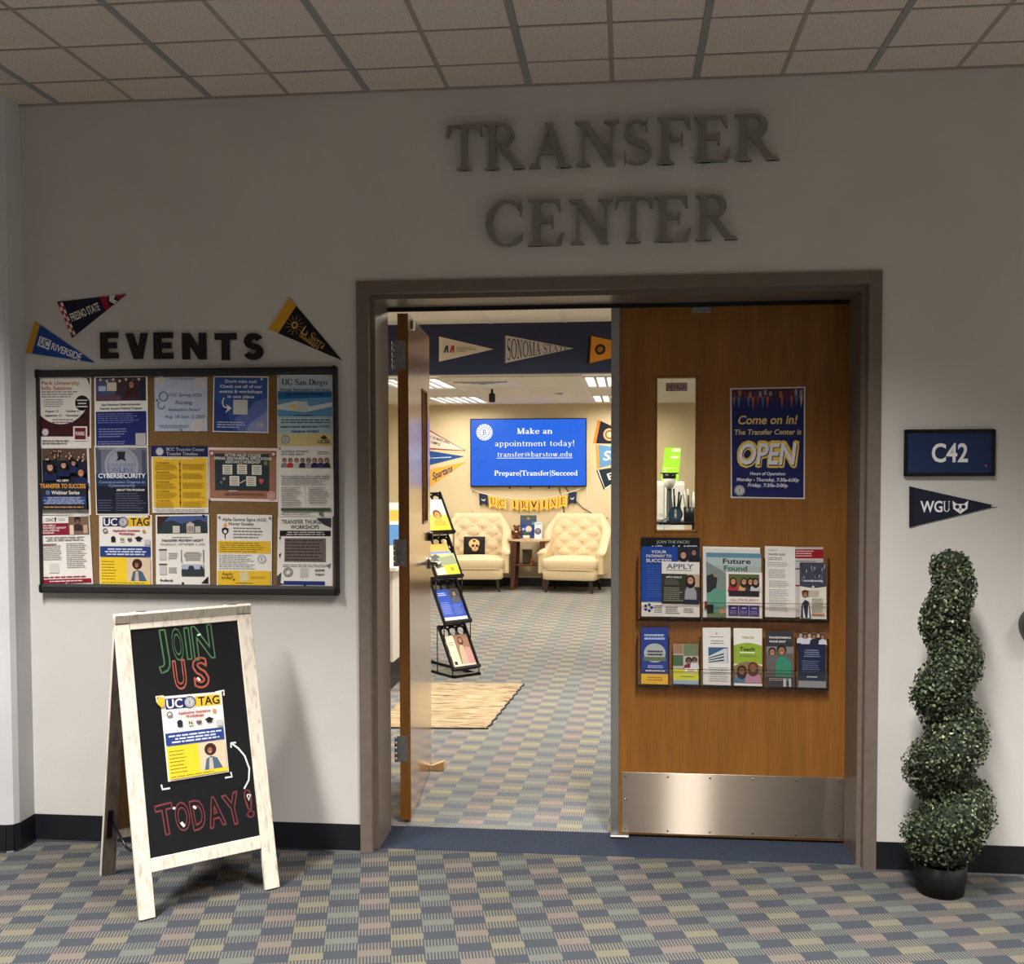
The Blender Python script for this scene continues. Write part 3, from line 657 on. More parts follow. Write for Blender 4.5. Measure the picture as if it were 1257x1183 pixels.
# ================================================================== WALL LETTERS
def block(name, bx, chars, mat, y, th, label, cat, group):
    """extruded letter filling the pixel box bx on the wall plane"""
    x0, x1, y0, y1 = bx; tl, br = P(x0, y0, 1, y-th), P(x1, y1, 1, y-th)
    polys = chars; xs = [q[0] for p_ in polys for q in p_]; ys = [q[1] for p_ in polys for q in p_]
    ax, bx_, ay, by = min(xs), max(xs), min(ys), max(ys); mb = MB()
    for p_ in polys:
        pts = [A3(tl[0]+(q[0]-ax)/(bx_-ax)*(br[0]-tl[0]), y-th, br[2]+(q[1]-ay)/(by-ay)*(tl[2]-br[2])) for q in p_]
        k = len(mb.v)*.00002; mb.prism([q-A3(0, min(k, .004), 0) for q in pts], (0, th, 0), mat)
    return mb.build(name, label=label, cat=cat, group=group)
TC = [('T', 547.7, 591.8, 154, 208), ('R', 594, 645, 151.5, 207), ('A', 649, 701.7, 151, 205), ('N', 705.5, 759.8, 149, 203), ('S', 765.8, 799.7, 146, 202), ('F', 806.7, 848, 144, 200.5), ('E', 852, 897, 143, 198), ('R', 903, 957, 140, 196)]
CC = [('C', 596, 642, 246, 302), ('E', 647.8, 692, 245, 301), ('N', 698, 752.5, 245, 299), ('T', 754.5, 800.8, 242, 297.5), ('E', 803, 848, 240.8, 296), ('R', 854, 905.8, 239, 294)]
od = ['first', 'second', 'third', 'fourth', 'fifth', 'sixth', 'seventh', 'last']
for i, (c, a, b, t, d) in enumerate(TC):
    block('wall_letter', (a, b, t, d), SER[c][0], M_letter, -.012, .018, 'grey metal serif letter %s, %s letter of TRANSFER above the doorway' % (c, od[i]), 'letter', 'letters of the word TRANSFER')
for i, (c, a, b, t, d) in enumerate(CC):
    block('wall_letter', (a, b, t, d), SER[c][0], M_letter, -.012, .018, 'grey metal serif letter %s, %s letter of CENTER above the door frame' % (c, (od[:5]+['last'])[i]), 'letter', 'letters of the word CENTER')
w = .24
pe = [rc(0, 0, .25, 1), rc(0, 0, .66, .22), rc(0, .39, .6, .61), rc(0, .78, .66, 1)]
BL = {'E': sum(pe, []), 'V': [[(0, 1), (.3, 1), (.5, .34), (.5, 0), (.32, 0)], [(.5, 0), (.5, .34), (.62, 1), (.88, 1), (.66, 0)]],
      'N': rc(0, 0, .27, 1)+rc(.63, 0, .9, 1)+[[(0, 1), (.28, 1), (.9, 0), (.62, 0)]], 'T': rc(.27, 0, .56, 1)+rc(0, .76, .84, 1)}
pts = []
for i in range(29):
    t = i/28
    if t < .5: a = math.radians(20+250*t*2); q = (.34+.21*math.cos(a), .70+.185*math.sin(a))
    else: a = math.radians(90-250*(t-.5)*2); q = (.34+.23*math.cos(a), .30+.19*math.sin(a))
    pts.append(q)
BL['S'] = strip(pts, .235)
EV = [('E', 122.5, 144.2, 408, 439.5), ('V', 153.5, 180.5, 409, 440), ('E', 188, 211.8, 408, 440), ('N', 223, 252.7, 408.7, 440.7), ('T', 263, 290, 409, 441.5), ('S', 299, 323, 408.7, 441.5)]
for i, (c, a, b, t, d) in enumerate(EV):
    block('sign_letter', (a, b, t, d), BL[c], M_letterb, 0, .012, 'thick black letter %s, %s letter of EVENTS over the notice board' % (c, (od[:5]+['last'])[i]), 'letter', 'letters of the word EVENTS')

# ================================================================== PENNANTS
def pennant(A, B, T, y, body, label, group, band=None, bw=.1, art=None, trim=None, th=.004, n=(0, -1, 0), name='pennant'):
    A, B, T = [P(*q, 1, y-th) for q in (A, B, T)]; M = (A+B)/2; ex = T-M; ey = A-B
    m = lambda u, v: M+u*ex+(.5-v)*ey
    asp = np.linalg.norm(ex)/np.linalg.norm(ey)
    p_ = Print(m, n, asp, th-.0002); p_.step = .00009 if y < 1 else .0004
    p_.sheet(body, [(0, 0), (1, .5), (0, 1)], .8)
    p_.tri = lambda u, v: (u, v*(1-u)+.5*u)
    if art: art(p_)
    root = p_.build(name, label=label, cat='pennant', group=group)
    if band:
        mb = MB(); o = np.array(p_.n)*.0015
        q = [m(0, 0), m(bw, bw/2), m(bw, 1-bw/2), m(0, 1)]
        mb.prism([a_+o for a_ in q], -p_.n*th*1.1, pm(band, .8)); root_o = mb.build('header_band', root)
    return root
def t_uc(p):
    p.rect(.13, .36, .31, .66, (225, 228, 235)); p.text('UC', .22, .5, .22, (24, 62, 140), w=.14); p.text('RIVERSIDE', .33, .51, .2, (235, 235, 235), w=.46, al='l')
pennant((42.7, 394.3), (31.5, 432.8), (116.6, 445), 0, (32, 70, 150), 'blue felt pennant with gold header reading UC RIVERSIDE, left of EVENTS', 'pennants around the notice board', (196, 148, 48), .09, t_uc)
def t_fs(p):
    for i in range(9):
        for j in range(2):
            if (i+j) % 2 == 0: p.rect(.005+j*.035, .06+i*.1, .04+j*.035, .16+i*.1, (176, 30, 40))
            else: p.rect(.005+j*.035, .06+i*.1, .04+j*.035, .16+i*.1, (226, 220, 216))
    p.poly([(.62, .31), (.62, .69), (.72, .64), (.70, .5), (.74, .37)], (150, 24, 36)); p.poly([(.76, .38), (.73, .5), (.78, .61), (.84, .58), (.80, .5), (.85, .425)], (226, 220, 216)); p.poly([(.86, .43), (.84, .5), (.88, .56), (1, .5)], (150, 24, 36))
    p.text('FRESNO STATE', .33, .52, .2, (226, 222, 218), w=.46, rot=0)
pennant((70, 370.5), (88.3, 414.5), (155, 361), 0, (22, 26, 48), 'dark navy pennant with red checked edge reading FRESNO STATE', 'pennants around the notice board', None, 0, t_fs)
def t_ls(p):
    for k in range(12):
        a = 2*PI*k/12; p.poly([(.25, .5), (.25+.21*math.cos(a)/p.asp-.03*math.sin(a)/p.asp, .5+.21*math.sin(a)+.03*math.cos(a)), (.25+.27*math.cos(a+.2)/p.asp, .5+.27*math.sin(a+.2))], (206, 160, 70))
    p.ell(.25, .5, .09, (206, 160, 70)); p.ell(.25, .5, .05, (18, 18, 24))
    p.text('La Sierra', .36, .46, .22, (214, 172, 84), w=.36, al='l', serif=1); p.text('UNIVERSITY', .37, .63, .07, (214, 172, 84), w=.30, al='l')
pennant((355.3, 365.2), (329.9, 404), (420, 442.5), 0, (16, 17, 24), 'black and gold pennant with sun emblem, right of EVENTS', 'pennants around the notice board', (206, 152, 40), .13, t_ls)
def t_wgu(p):
    p.text('WGU', .13, .5, .26, (230, 230, 230), w=.34, al='l', serif=1)
    p.poly([(.49, .36), (.54, .44), (.62, .44), (.67, .36), (.66, .56), (.58, .68), (.50, .56)], (230, 230, 230)); p.ell(.545, .51, .05, (20, 24, 44)); p.ell(.615, .51, .05, (20, 24, 44)); p.poly([(.57, .55), (.59, .55), (.58, .63)], (20, 24, 44))
    p.rect(.93, .485, .99, .515, (215, 212, 205)); p.ell(.02, .1, .02, (200, 200, 200))
pennant((1116.3, 596.8), (1116.3, 647), (1224.5, 621), 0, (24, 28, 46), 'small dark navy pennant reading WGU under the room number plate', 'pennants around the notice board', (18, 20, 32), .06, t_wgu)
# room number plate
tl, br = P(1111, 527, 1, -.02), P(1222.6, 584.5, 1, -.02)
sg = thing('room_number_sign', ((tl[0]+br[0])/2, 0, br[2]), 'navy room number plate reading C42 in black rounded frame', 'sign')
f = .012; mb = MB()
mb.box((tl[0], -.018, br[2]), (br[0], 0, br[2]+f), M_black, .004).box((tl[0], -.018, tl[2]-f), (br[0], 0, tl[2]), M_black, .004)
mb.box((tl[0], -.018, br[2]), (tl[0]+f, 0, tl[2]), M_black, .004).box((br[0]-f, -.018, br[2]), (br[0], 0, tl[2]), M_black, .004); mb.build('sign_frame', sg)
q = [A3(tl[0]+f, -.012, tl[2]-f), A3(br[0]-f, -.012, tl[2]-f), A3(br[0]-f, -.012, br[2]+f), A3(tl[0]+f, -.012, br[2]+f)]
p_ = qprint(q, th=.01); p_.sheet((28, 46, 84)); p_.text('C42', .5, .5, .44, (236, 236, 236), w=.44); p_.ell(.93, .82, .03, (190, 60, 80)); p_.build('number_panel', sg)
# dark oval object cut by the right edge
c = P(1275, 768, 1, -.04)
ob = thing('wall_fixture', (c[0], -.02, c[2]-.09), 'black rounded wall fixture with grey rim, cut by right edge', 'fitting')
mb = MB(); prof_ = [(1, 0), (1, .03), (.93, .045), (.8, .05)]
vs = []; sg_ = 28
for rr, dd in prof_:
    for k in range(sg_):
        a = 2*PI*k/sg_; vs.append((c[0]+.056*rr*math.cos(a), -dd, c[2]+.062*rr*math.sin(a)*(1 if math.sin(a) > 0 else 1.15)))
mb.add(vs, [[i*sg_+k, i*sg_+(k+1) % sg_, (i+1)*sg_+(k+1) % sg_, (i+1)*sg_+k] for i in range(3) for k in range(sg_)]+[[3*sg_+k for k in range(sg_)]], plain('dark_grey_casing', (60, 60, 58), .35), True); mb.build('casing', ob)
mb = MB(); vs = [(c[0]+.056*.72*rr*math.cos(2*PI*k/sg_), -dd, c[2]+.062*.72*rr*math.sin(2*PI*k/sg_)*(1 if math.sin(2*PI*k/sg_) > 0 else 1.15)) for rr, dd in ((1, .048), (.95, .056), (.5, .06)) for k in range(sg_)]
mb.add(vs, [[i*sg_+k, i*sg_+(k+1) % sg_, (i+1)*sg_+(k+1) % sg_, (i+1)*sg_+k] for i in range(2) for k in range(sg_)]+[[2*sg_+k for k in range(sg_)]], M_black, True); mb.build('face_plate', ob)

# ================================================================== NOTICE BOARD
YB = -.03
tl, tr, br, bl = P(42.5, 452, 1, YB), P(412.5, 451.5, 1, YB), P(415.5, 730, 1, YB), P(48, 729, 1, YB)
x0, x1, z0, z1 = (tl[0]+bl[0])/2, (tr[0]+br[0])/2, (bl[2]+br[2])/2, (tl[2]+tr[2])/2
nb = thing('notice_board', ((x0+x1)/2, 0, z0), 'wide cork notice board in black frame under the word EVENTS', 'notice board')
f = .022
MB().box((x0+f*.5, -.012, z0+f*.5), (x1-f*.5, 0, z1-f*.5), M_cork).build('cork_panel', nb)
MB().box((x0, YB, z1-.028), (x1, 0, z1), M_boardf, .008).build('frame_rail', nb); MB().box((x0, YB-.006, z0), (x1, 0, z0+.036), M_boardf, .010).build('frame_rail', nb)
MB().box((x0, YB, z0), (x0+.013, 0, z1), M_boardf, .005).build('frame_stile', nb); MB().box((x1-.016, YB, z0), (x1, 0, z1), M_boardf, .005).build('frame_stile', nb)
for cx_, cz_ in ((x0+.008, z0+.018), (x1-.009, z0+.018), (x0+.008, z1-.015), (x1-.009, z1-.015)):
    mb = MB(); mb.box((cx_-.0085, YB-.008, cz_-.018), (cx_+.0085, 0, cz_+.018), M_black, .006); mb.build('corner_cap', nb)
WH = (230, 225, 217); NV = (26, 34, 84); YE = (226, 182, 44); GY = (120, 118, 118); DK = (30, 30, 36)
PY = [0]
def poster(px, label, art, pins=((.5, .02),), bg=WH, group='posters pinned on the cork board', name='poster', y=None, pinc=(150, 150, 150)):
    PY[0] += 1; y = -.0140-.0014*(PY[0] % 3) if y is None else y
    p_ = qprint(wallq(px, y)); p_.sheet(bg); art(p_); o = p_.build(name, label=label, cat='poster', group=group)
    for u, v in pins:
        mb = MB(); c = p_.w(u, v); mb.tube([c, c+p_.n*.004, c+p_.n*.005], [.0045, .0045, .003], pm(pinc), 8); mb.build('push_pin', o)
    return o
def a1(p):
    p.rect(.03, .03, .97, .84, (60, 18, 24))
    p.poly([(.03, .03), (.80, .03)]+[(min(.97, max(.03, .42+.56*math.cos(math.radians(a)))), .24+.43*math.sin(math.radians(a))) for a in range(-28, 150, 6)], WH)
    p.text('Park University', .06, .105, .05, (176, 98, 50), w=.72, al='l'); p.text('Info Session', .06, .175, .05, (176, 98, 50), w=.58, al='l')
    p.para(.06, .21, .78, .31, 3, GY); p.para(.1, .32, .48, .44, 4, GY)
    p.ell(.83, .38, .105, (16, 16, 16)); p.para(.73, .32, .93, .45, 3, (220, 220, 220), al='c')
    p.text('August 12', .12, .49, .028, DK, al='l', w=.26); p.text('October 11', .52, .49, .028, DK, al='l', w=.27); p.text('September 24', .12, .55, .028, DK, al='l', w=.32); p.text('November 19', .52, .55, .028, DK, al='l', w=.32)
    p.para(.2, .59, .72, .66, 2, GY, al='c'); p.seal(.12, .78, .05, (120, 110, 110))
    p.rect(.66, .7, .93, .90, WH); p.rect(.69, .72, .90, .88, (110, 20, 34)); p.text('PARK', .795, .80, .05, WH, w=.18); p.para(.06, .88, .7, .95, 2, GY)
poster([(46.6, 460.7), (112, 460.5), (112, 550), (48.7, 550)], 'maroon and white poster headed Park University Info Session, top left', a1, ((.03, .03), (.96, .03)))
def a2(p):
    p.rect(.03, .03, .97, .36, (58, 44, 52)); p.rect(.03, .05, .40, .34, (70, 84, 120)); p.rect(.08, .15, .22, .22, (180, 190, 210)); p.rect(.24, .10, .42, .22, (210, 200, 180)); p.rect(.03, .28, .5, .36, (96, 70, 84))
    for k in range(7): p.ell(.12+k*.12, .06+.02*(k % 2), .02, (214, 196, 150), n=8)
    p.head(.70, .13, .05, (170, 110, 90), (50, 24, 20), (70, 20, 26), long=1)
    p.rect(.85, .08, .93, .36, (30, 34, 56)); p.text('San Francisco State University', .5, .41, .026, DK, w=.72); p.text('Transfer Success Pathway Program', .5, .465, .026, DK, w=.8)
    p.rect(.03, .51, .97, .985, (26, 36, 104)); p.para(.06, .53, .92, .68, 5, (110, 118, 168)); p.para(.08, .74, .62, .88, 4, (130, 138, 180)); p.para(.06, .92, .7, .98, 2, (130, 138, 180)); p.rect(.77, .82, .96, .985, (180, 176, 176))
poster([(115.5, 461), (181, 460), (182, 547), (116.5, 548)], 'poster with photo above a dark blue block, second in top row', a2, ((.95, .02),), bg=(236, 232, 226))
def a3(p):
    p.rect(.0, .0, 1, 1, (186, 196, 216))
    for u, v, r in ((.12, .07, .09), (.85, .12, .1), (.80, .9, .11), (.92, .82, .07)):
        p.ell(u, v, r, (214, 206, 204)); p.ring(u, v, r*.7, .012, (196, 186, 188)); p.ring(u, v, r*.35, .012, (190, 180, 184))
    c = (92, 104, 146); p.ring(.17, .36, .09, .018, c); p.ring(.13, .52, .075, .016, c, a0=120, a1=360); p.ell(.05, .43, .025, c)
    p.text('VVC Spring 2026', .58, .33, .06, c, w=.64, bold=0, slant=.2); p.text('Nursing', .56, .47, .07, c, w=.32, bold=0, slant=.2); p.text('Application Period', .56, .6, .05, c, w=.6, bold=0, slant=.2); p.text('Aug. 18-Sept. 2, 2025', .58, .73, .055, c, w=.76, bold=0, slant=.2)
    p.para(.06, .88, .68, .95, 2, (120, 128, 160), al='c'); p.para(.3, .02, .8, .05, 1, (120, 128, 160))
poster([(189.5, 462.6), (254.5, 462.6), (254.5, 529), (190, 529)], 'pale blue flyer with stethoscope drawing and cream roses', a3, ((.5, .97),))
def a4(p):
    p.rect(.02, .02, .98, .98, (50, 84, 150)); p.poly([(.45, .98), (.40, .75), (.62, .62), (.75, .45), (.98, .38), (.98, .98)], (96, 112, 176)); p.poly([(.6, .98), (.66, .85), (.98, .6), (.98, .98)], (140, 148, 196)); p.poly([(.02, .98), (.02, .4), (.25, .6), (.38, .98)], (34, 60, 128))
    for t, v, w_ in (("Don't miss out!", .09, .58), ('Check out all of our', .18, .76), ('events & workshops', .27, .78), ('in one place', .36, .48)): p.text(t, .5, v, .052, (226, 228, 234), w=w_)
    p.line([(.2, .38), (.17, .46), (.19, .54), (.27, .57)], .022, WH); p.poly([(.24, .50), (.34, .57), (.22, .66), (.27, .575)], WH)
    p.para(.08, .8, .6, .93, 3, (190, 196, 220)); p.seal(.86, .86, .075, (60, 80, 140), (190, 200, 214)); p.rect(.37, .42, .63, .68, (206, 204, 204)); p.ell(.88, .05, .02, WH)
poster([(262, 461.5), (329.8, 462), (329.5, 531.5), (261, 530)], 'royal blue flyer headed Dont miss out with white arrow', a4, ((.03, .03),))
def a5(p):
    p.rect(.01, .01, .99, .23, (176, 190, 204)); p.rect(.01, .23, .99, .34, (34, 98, 150)); p.poly([(.01, .34), (.99, .31), (.99, .62), (.01, .60)], (96, 150, 190)); p.poly([(.01, .42), (.35, .36), (.6, .44), (.99, .38), (.99, .44), (.5, .52), (.01, .48)], (206, 216, 220)); p.rect(.01, .58, .99, .82, (170, 194, 208)); p.rect(.01, .82, .99, .99, (216, 196, 138))
    p.poly([(.2, .42), (.32, .40), (.40, .5), (.3, .48)], (220, 206, 120)); p.text('UC San Diego', .497, .10, .085, (36, 38, 30), w=.82, serif=1); p.text('UC San Diego', .503, .10, .085, (36, 38, 30), w=.82, serif=1); p.text('Virtual Admissions Advising', .5, .205, .035, (30, 60, 100), w=.9); p.text('Appointments Available', .5, .265, .033, (14, 40, 76), w=.7)
    p.rect(.37, .37, .55, .51, (196, 204, 206)); p.para(.3, .55, .7, .58, 1, (40, 60, 90)); p.para(.06, .61, .96, .68, 2, (60, 76, 100), al='c'); p.text('Learn more about the UCSD', .5, .72, .032, (40, 52, 76), w=.9); p.text('campus today!', .5, .785, .032, (40, 52, 76), w=.5)
    p.seal(.15, .9, .065, (30, 60, 120), (206, 210, 200)); p.text('UCSD', .84, .93, .05, (70, 56, 30), w=.22); p.poly([(.77, .88), (.84, .84), (.91, .88), (.84, .9)], (60, 50, 30))
poster([(340, 460), (408, 460), (409, 548), (340.5, 548)], 'beach coloured poster headed UC San Diego, top right corner', a5, ((.04, .02), (.96, .02)))
def a6(p):
    p.rect(.06, .03, .96, .92, (28, 32, 52)); p.rect(.06, .03, .96, .2, (92, 72, 58))
    for k in range(26): p.head(.09+random.random()*.82, .06+random.random()*.15, .018, random.choice([(190, 150, 130), (150, 108, 84), (210, 170, 150)]), (20, 18, 20), (20, 22, 40), body=0)
    p.head(.25, .30, .055, (196, 146, 124), (30, 20, 18), (24, 34, 76), 1, (14, 16, 26)); p.head(.52, .27, .045, (196, 146, 124), (30, 20, 18), (24, 34, 76), 1, (14, 16, 26)); p.head(.72, .24, .04, (170, 120, 96), (20, 16, 16), (24, 34, 76), 0, (14, 16, 26)); p.head(.86, .38, .055, (176, 124, 100), (20, 16, 16), (24, 34, 76), 0, None)
    p.rect(.06, .52, .96, .92, (30, 34, 50)); p.text('ALL NEW', .5, .495, .03, (232, 224, 210), w=.24); p.text('TRANSFER TO SUCCESS', .5, .575, .06, (226, 160, 60), w=.9); p.text('Webinar Series', .55, .67, .05, WH, w=.55); p.ell(.2, .67, .035, (90, 110, 150))
    p.rect(.1, .73, .94, .84, (46, 70, 126)); p.para(.11, .73, .93, .84, 5, (180, 188, 210), al='c'); p.para(.12, .865, .94, .90, 1, (210, 150, 70)); p.para(.3, .93, .7, .98, 2, GY, al='c'); p.ring(.93, .96, .025, .01, (120, 80, 30)); p.text('RCC', .83, .96, .02, DK)
poster([(47.5, 548), (109, 548), (111.8, 632), (49.5, 632)], 'poster of graduates in caps reading TRANSFER TO SUCCESS', a6, ((.04, .04),))
def a7(p):
    p.rect(.02, .02, .98, .5, (108, 112, 128)); p.ell(.5, .28, .26, (150, 152, 166)); p.ring(.5, .28, .22, .012, (120, 124, 144)); p.rect(.04, .06, .12, .4, (74, 76, 96)); p.rect(.88, .06, .96, .4, (74, 76, 96))
    p.poly([(.42, .08), (.58, .08), (.56, .17), (.60, .22), (.5, .19), (.40, .22), (.44, .17)], (30, 30, 44)); p.text('COLLEGE', .5, .27, .04, (88, 96, 134), w=.5, serif=1, bold=0); p.text('ONLINE', .5, .345, .07, (70, 92, 150), w=.5, serif=1)
    p.rect(.02, .40, .98, .60, (36, 50, 84)); p.rect(.02, .58, .98, .98, (22, 26, 44)); p.text('CYBERSECURITY', .5, .43, .062, (232, 234, 240), w=.88); p.text('Concentration Degree in', .5, .52, .035, (130, 150, 190), w=.86); p.text('Cybersecurity', .5, .57, .035, (130, 150, 190), w=.5)
    p.text('ABOUT THE PROGRAM', .66, .635, .028, WH, w=.52); p.para(.38, .67, .94, .95, 8, (84, 88, 110)); p.para(.05, .77, .34, .95, 5, (84, 88, 110)); p.para(.1, .03, .9, .05, 1, (190, 194, 204))
poster([(115.5, 547.5), (181.8, 547.5), (183.5, 632), (118, 632)], 'dark navy poster reading CYBERSECURITY in white', a7, ((.04, .03),))
def a8(p):
    p.rect(.0, .0, 1, .16, NV); p.rect(.03, .17, .98, .92, YE); p.seal(.15, .085, .06, (60, 66, 120)); p.text('BCC Transfer Center', .27, .05, .045, (232, 228, 220), w=.68, al='l', serif=1); p.text('Transfer Timeline', .27, .115, .045, (232, 228, 220), w=.56, al='l', serif=1)
    p.para(.2, .18, .8, .21, 1, (240, 236, 220)); p.rect(.50, .22, .51, .9, (110, 74, 24))
    for k in range(7): p.ell(.505, .27+k*.095, .014, (84, 50, 20), n=8)
    for k in range(5):
        p.text('1st Semester', .08, .25+k*.14, .02, (100, 70, 20), w=.25, al='l'); p.para(.07, .27+k*.14, .46, .36+k*.14, 4, (186, 146, 36)); p.para(.55, .26+k*.14, .94, .35+k*.14, 4, (186, 146, 36))
    p.para(.05, .94, .95, .98, 2, GY, al='c')
poster([(185.5, 547), (255, 547.5), (256, 629.5), (187, 629.5)], 'yellow timeline poster with navy header and brown dots', a8, ((.5, .01),), pinc=(30, 30, 60))
def a9(p):
    p.rect(.02, .05, .98, .95, (160, 112, 88)); p.rect(.10, .11, .88, .80, (44, 54, 58)); p.text('VICTOR VALLEY COLLEGE', .5, .14, .05, WH, w=.52); p.text('SPRING 2026 NURSING APPLICATION', .5, .20, .05, WH, w=.82); p.text('ASSISTANCE WORKSHOP', .5, .265, .05, WH, w=.5)
    for u, v in ((.28, .41), (.49, .40), (.70, .41), (.38, .62), (.62, .62)):
        p.rect(u-.07, v-.09, u+.07, v+.09, (222, 218, 204)); p.para(u-.055, v-.07, u+.055, v+.08, 4, (120, 110, 100), al='c')
    p.line([(.46, .66), (.54, .6)], .015, WH); p.ell(.75, .6, .028, (196, 90, 96)); p.ell(.78, .6, .028, (196, 90, 96)); p.poly([(.73, .615), (.80, .615), (.765, .68)], (196, 90, 96)); p.ell(.23, .58, .03, (150, 154, 156)); p.ell(.19, .65, .02, (150, 154, 156)); p.ell(.83, .28, .04, (110, 130, 96))
    p.para(.2, .84, .85, .89, 2, (120, 78, 56), al='c'); p.ell(.06, .11, .05, (90, 30, 30)); p.ell(.06, .11, .035, (226, 196, 190)); p.ell(.94, .11, .05, (90, 30, 30)); p.ell(.94, .11, .035, (226, 196, 190)); p.ell(.91, .88, .085, (206, 160, 156)); p.ring(.91, .88, .06, .012, (180, 110, 110)); p.rect(.3, .80, .42, .815, WH)
poster([(255, 549), (341, 550), (341, 616), (256, 614.5)], 'brown bordered landscape flyer like a chalkboard with notes', a9, ((.01, .97),), bg=(232, 214, 206))
def a10(p):
    p.text('CALIFORNIA PATHWAYS', .06, .07, .03, (60, 80, 100), al='l', w=.5); p.text('INTO PUBLIC HEALTH', .06, .11, .03, (60, 80, 100), al='l', w=.42); p.para(.72, .06, .95, .12, 2, GY)
    for k, c in enumerate([(140, 140, 150), (190, 60, 50), (200, 200, 200), (60, 40, 40), (160, 160, 164), (30, 36, 80), (40, 50, 110), (40, 34, 44)]): p.head(.12+k*.11, .20, .028, (180, 134, 110), (50, 40, 36), c)
    p.text('Are you passionate about public health', .5, .42, .025, (60, 90, 120), w=.88); p.text('and interested in government service?', .5, .455, .025, (60, 90, 120), w=.86); p.para(.06, .48, .95, .55, 3, GY)
    p.para(.06, .57, .42, .85, 9, (150, 148, 146)); p.para(.55, .57, .92, .82, 8, (150, 148, 146)); p.rect(.485, .56, .49, .84, GY); p.rect(.06, .875, .95, .92, (60, 84, 56)); p.para(.06, .94, .6, .98, 2, GY); p.rect(.74, .935, .81, .985, (90, 120, 90))
poster([(341, 548), (408.5, 548), (410, 634), (341.5, 634)], 'white flyer with row of people in coloured shirts, right column', a10, ((.04, .03),))
def a11(p):
    p.text('CSAC', .12, .06, .04, DK, al='l', w=.17); p.poly([(.30, .03), (.34, .03), (.33, .09), (.31, .09)], DK); p.para(.38, .04, .54, .08, 2, GY); p.rect(.0, .11, .58, .28, (136, 26, 48))
    for k, t in enumerate(('CAL-HBCU', 'TRANSFER GRANT', '(CAL-HBCU)', 'PROGRAM')): p.text(t, .04, .14+k*.035, .024, WH, al='l', w=.035*len(t))
    p.rect(.58, .02, .98, .28, (120, 96, 80)); p.head(.76, .08, .04, (110, 72, 54), (20, 16, 16), (60, 44, 40), 0, (20, 20, 22)); p.rect(.60, .14, .68, .28, (220, 200, 180)); p.rect(.87, .14, .95, .26, (190, 160, 140))
    p.para(.05, .30, .95, .37, 3, GY, al='c'); p.para(.04, .39, .44, .64, 9, (150, 146, 144)); p.para(.52, .39, .92, .76, 13, (150, 146, 144)); p.para(.04, .40, .35, .43, 1, (150, 50, 60)); p.rect(.18, .68, .36, .82, (206, 203, 198)); p.para(.05, .86, .9, .90, 1, (150, 50, 60)); p.rect(.03, .91, .97, .97, (136, 26, 48)); p.para(.18, .925, .82, .955, 1, WH)
poster([(48.2, 633), (109.8, 632), (114.5, 717), (50, 719)], 'white flyer with dark red blocks in bottom left corner', a11, ((.5, .98),))
def uctag(p):
    p.rect(.07, .03, .40, .16, NV); p.rect(.40, .03, .97, .16, YE) if False else None
    p.rect(.55, .03, .97, .16, YE); p.text('UC', .08, .095, .10, WH, w=.27, al='l'); p.text('TAG', .60, .095, .10, (24, 24, 30), w=.36, al='l'); p.seal(.46, .095, .07, (100, 104, 116), (205, 204, 204)); p.ring(.46, .095, .075, .008, NV)
    p.text('Application Assistance', .52, .215, .032, (170, 30, 50), w=.52); p.text('Workshops', .52, .26, .036, (170, 30, 50), w=.3)
    p.ring(.12, .22, .035, .01, DK); p.poly([(.08, .24), (.16, .22), (.17, .25), (.09, .26)], GY); p.ell(.85, .23, .025, (190, 140, 90))
    p.ell(.27, .33, .035, DK); p.rect(.23, .35, .31, .38, DK); p.rect(.40, .31, .48, .38, (210, 206, 180)); p.text('N', .44, .345, .04, DK); p.ell(.58, .34, .033, (90, 84, 80)); p.rect(.55, .31, .61, .33, (206, 190, 170)); p.poly([(.67, .325), (.75, .295), (.83, .325), (.75, .355)], (20, 22, 30)); p.rect(.71, .34, .79, .365, (20, 22, 30)); p.rect(.86, .345, .97, .42, (190, 188, 186))
    p.rect(.02, .44, .97, .585, (34, 60, 124)); p.para(.06, .46, .94, .57, 3, (206, 210, 226), al='c', fill=.5); p.rect(.02, .60, .53, .97, (232, 196, 40)); p.para(.05, .64, .34, .93, 7, (120, 100, 30), fill=.28); p.rect(.53, .60, .97, .93, (214, 190, 160)); p.rect(.02, .93, .97, .98, (232, 196, 40)); p.para(.05, .945, .9, .97, 1, (110, 96, 40))
    p.ell(.72, .69, .075, (56, 30, 22)); p.poly([(.60, .93), (.64, .80), (.72, .77), (.82, .80), (.90, .93)], (70, 96, 116)); p.poly([(.67, .93), (.69, .79), (.74, .79), (.75, .93)], (190, 176, 160)); p.head(.71, .70, .038, (156, 98, 66), (56, 30, 22), (70, 96, 116), body=0)
poster([(121.5, 632.5), (186.5, 632), (187.5, 719.5), (122.5, 718)], 'UC TAG flyer on the cork board, bottom row, blue and yellow', uctag, ((.95, .02),), pinc=(200, 40, 40))
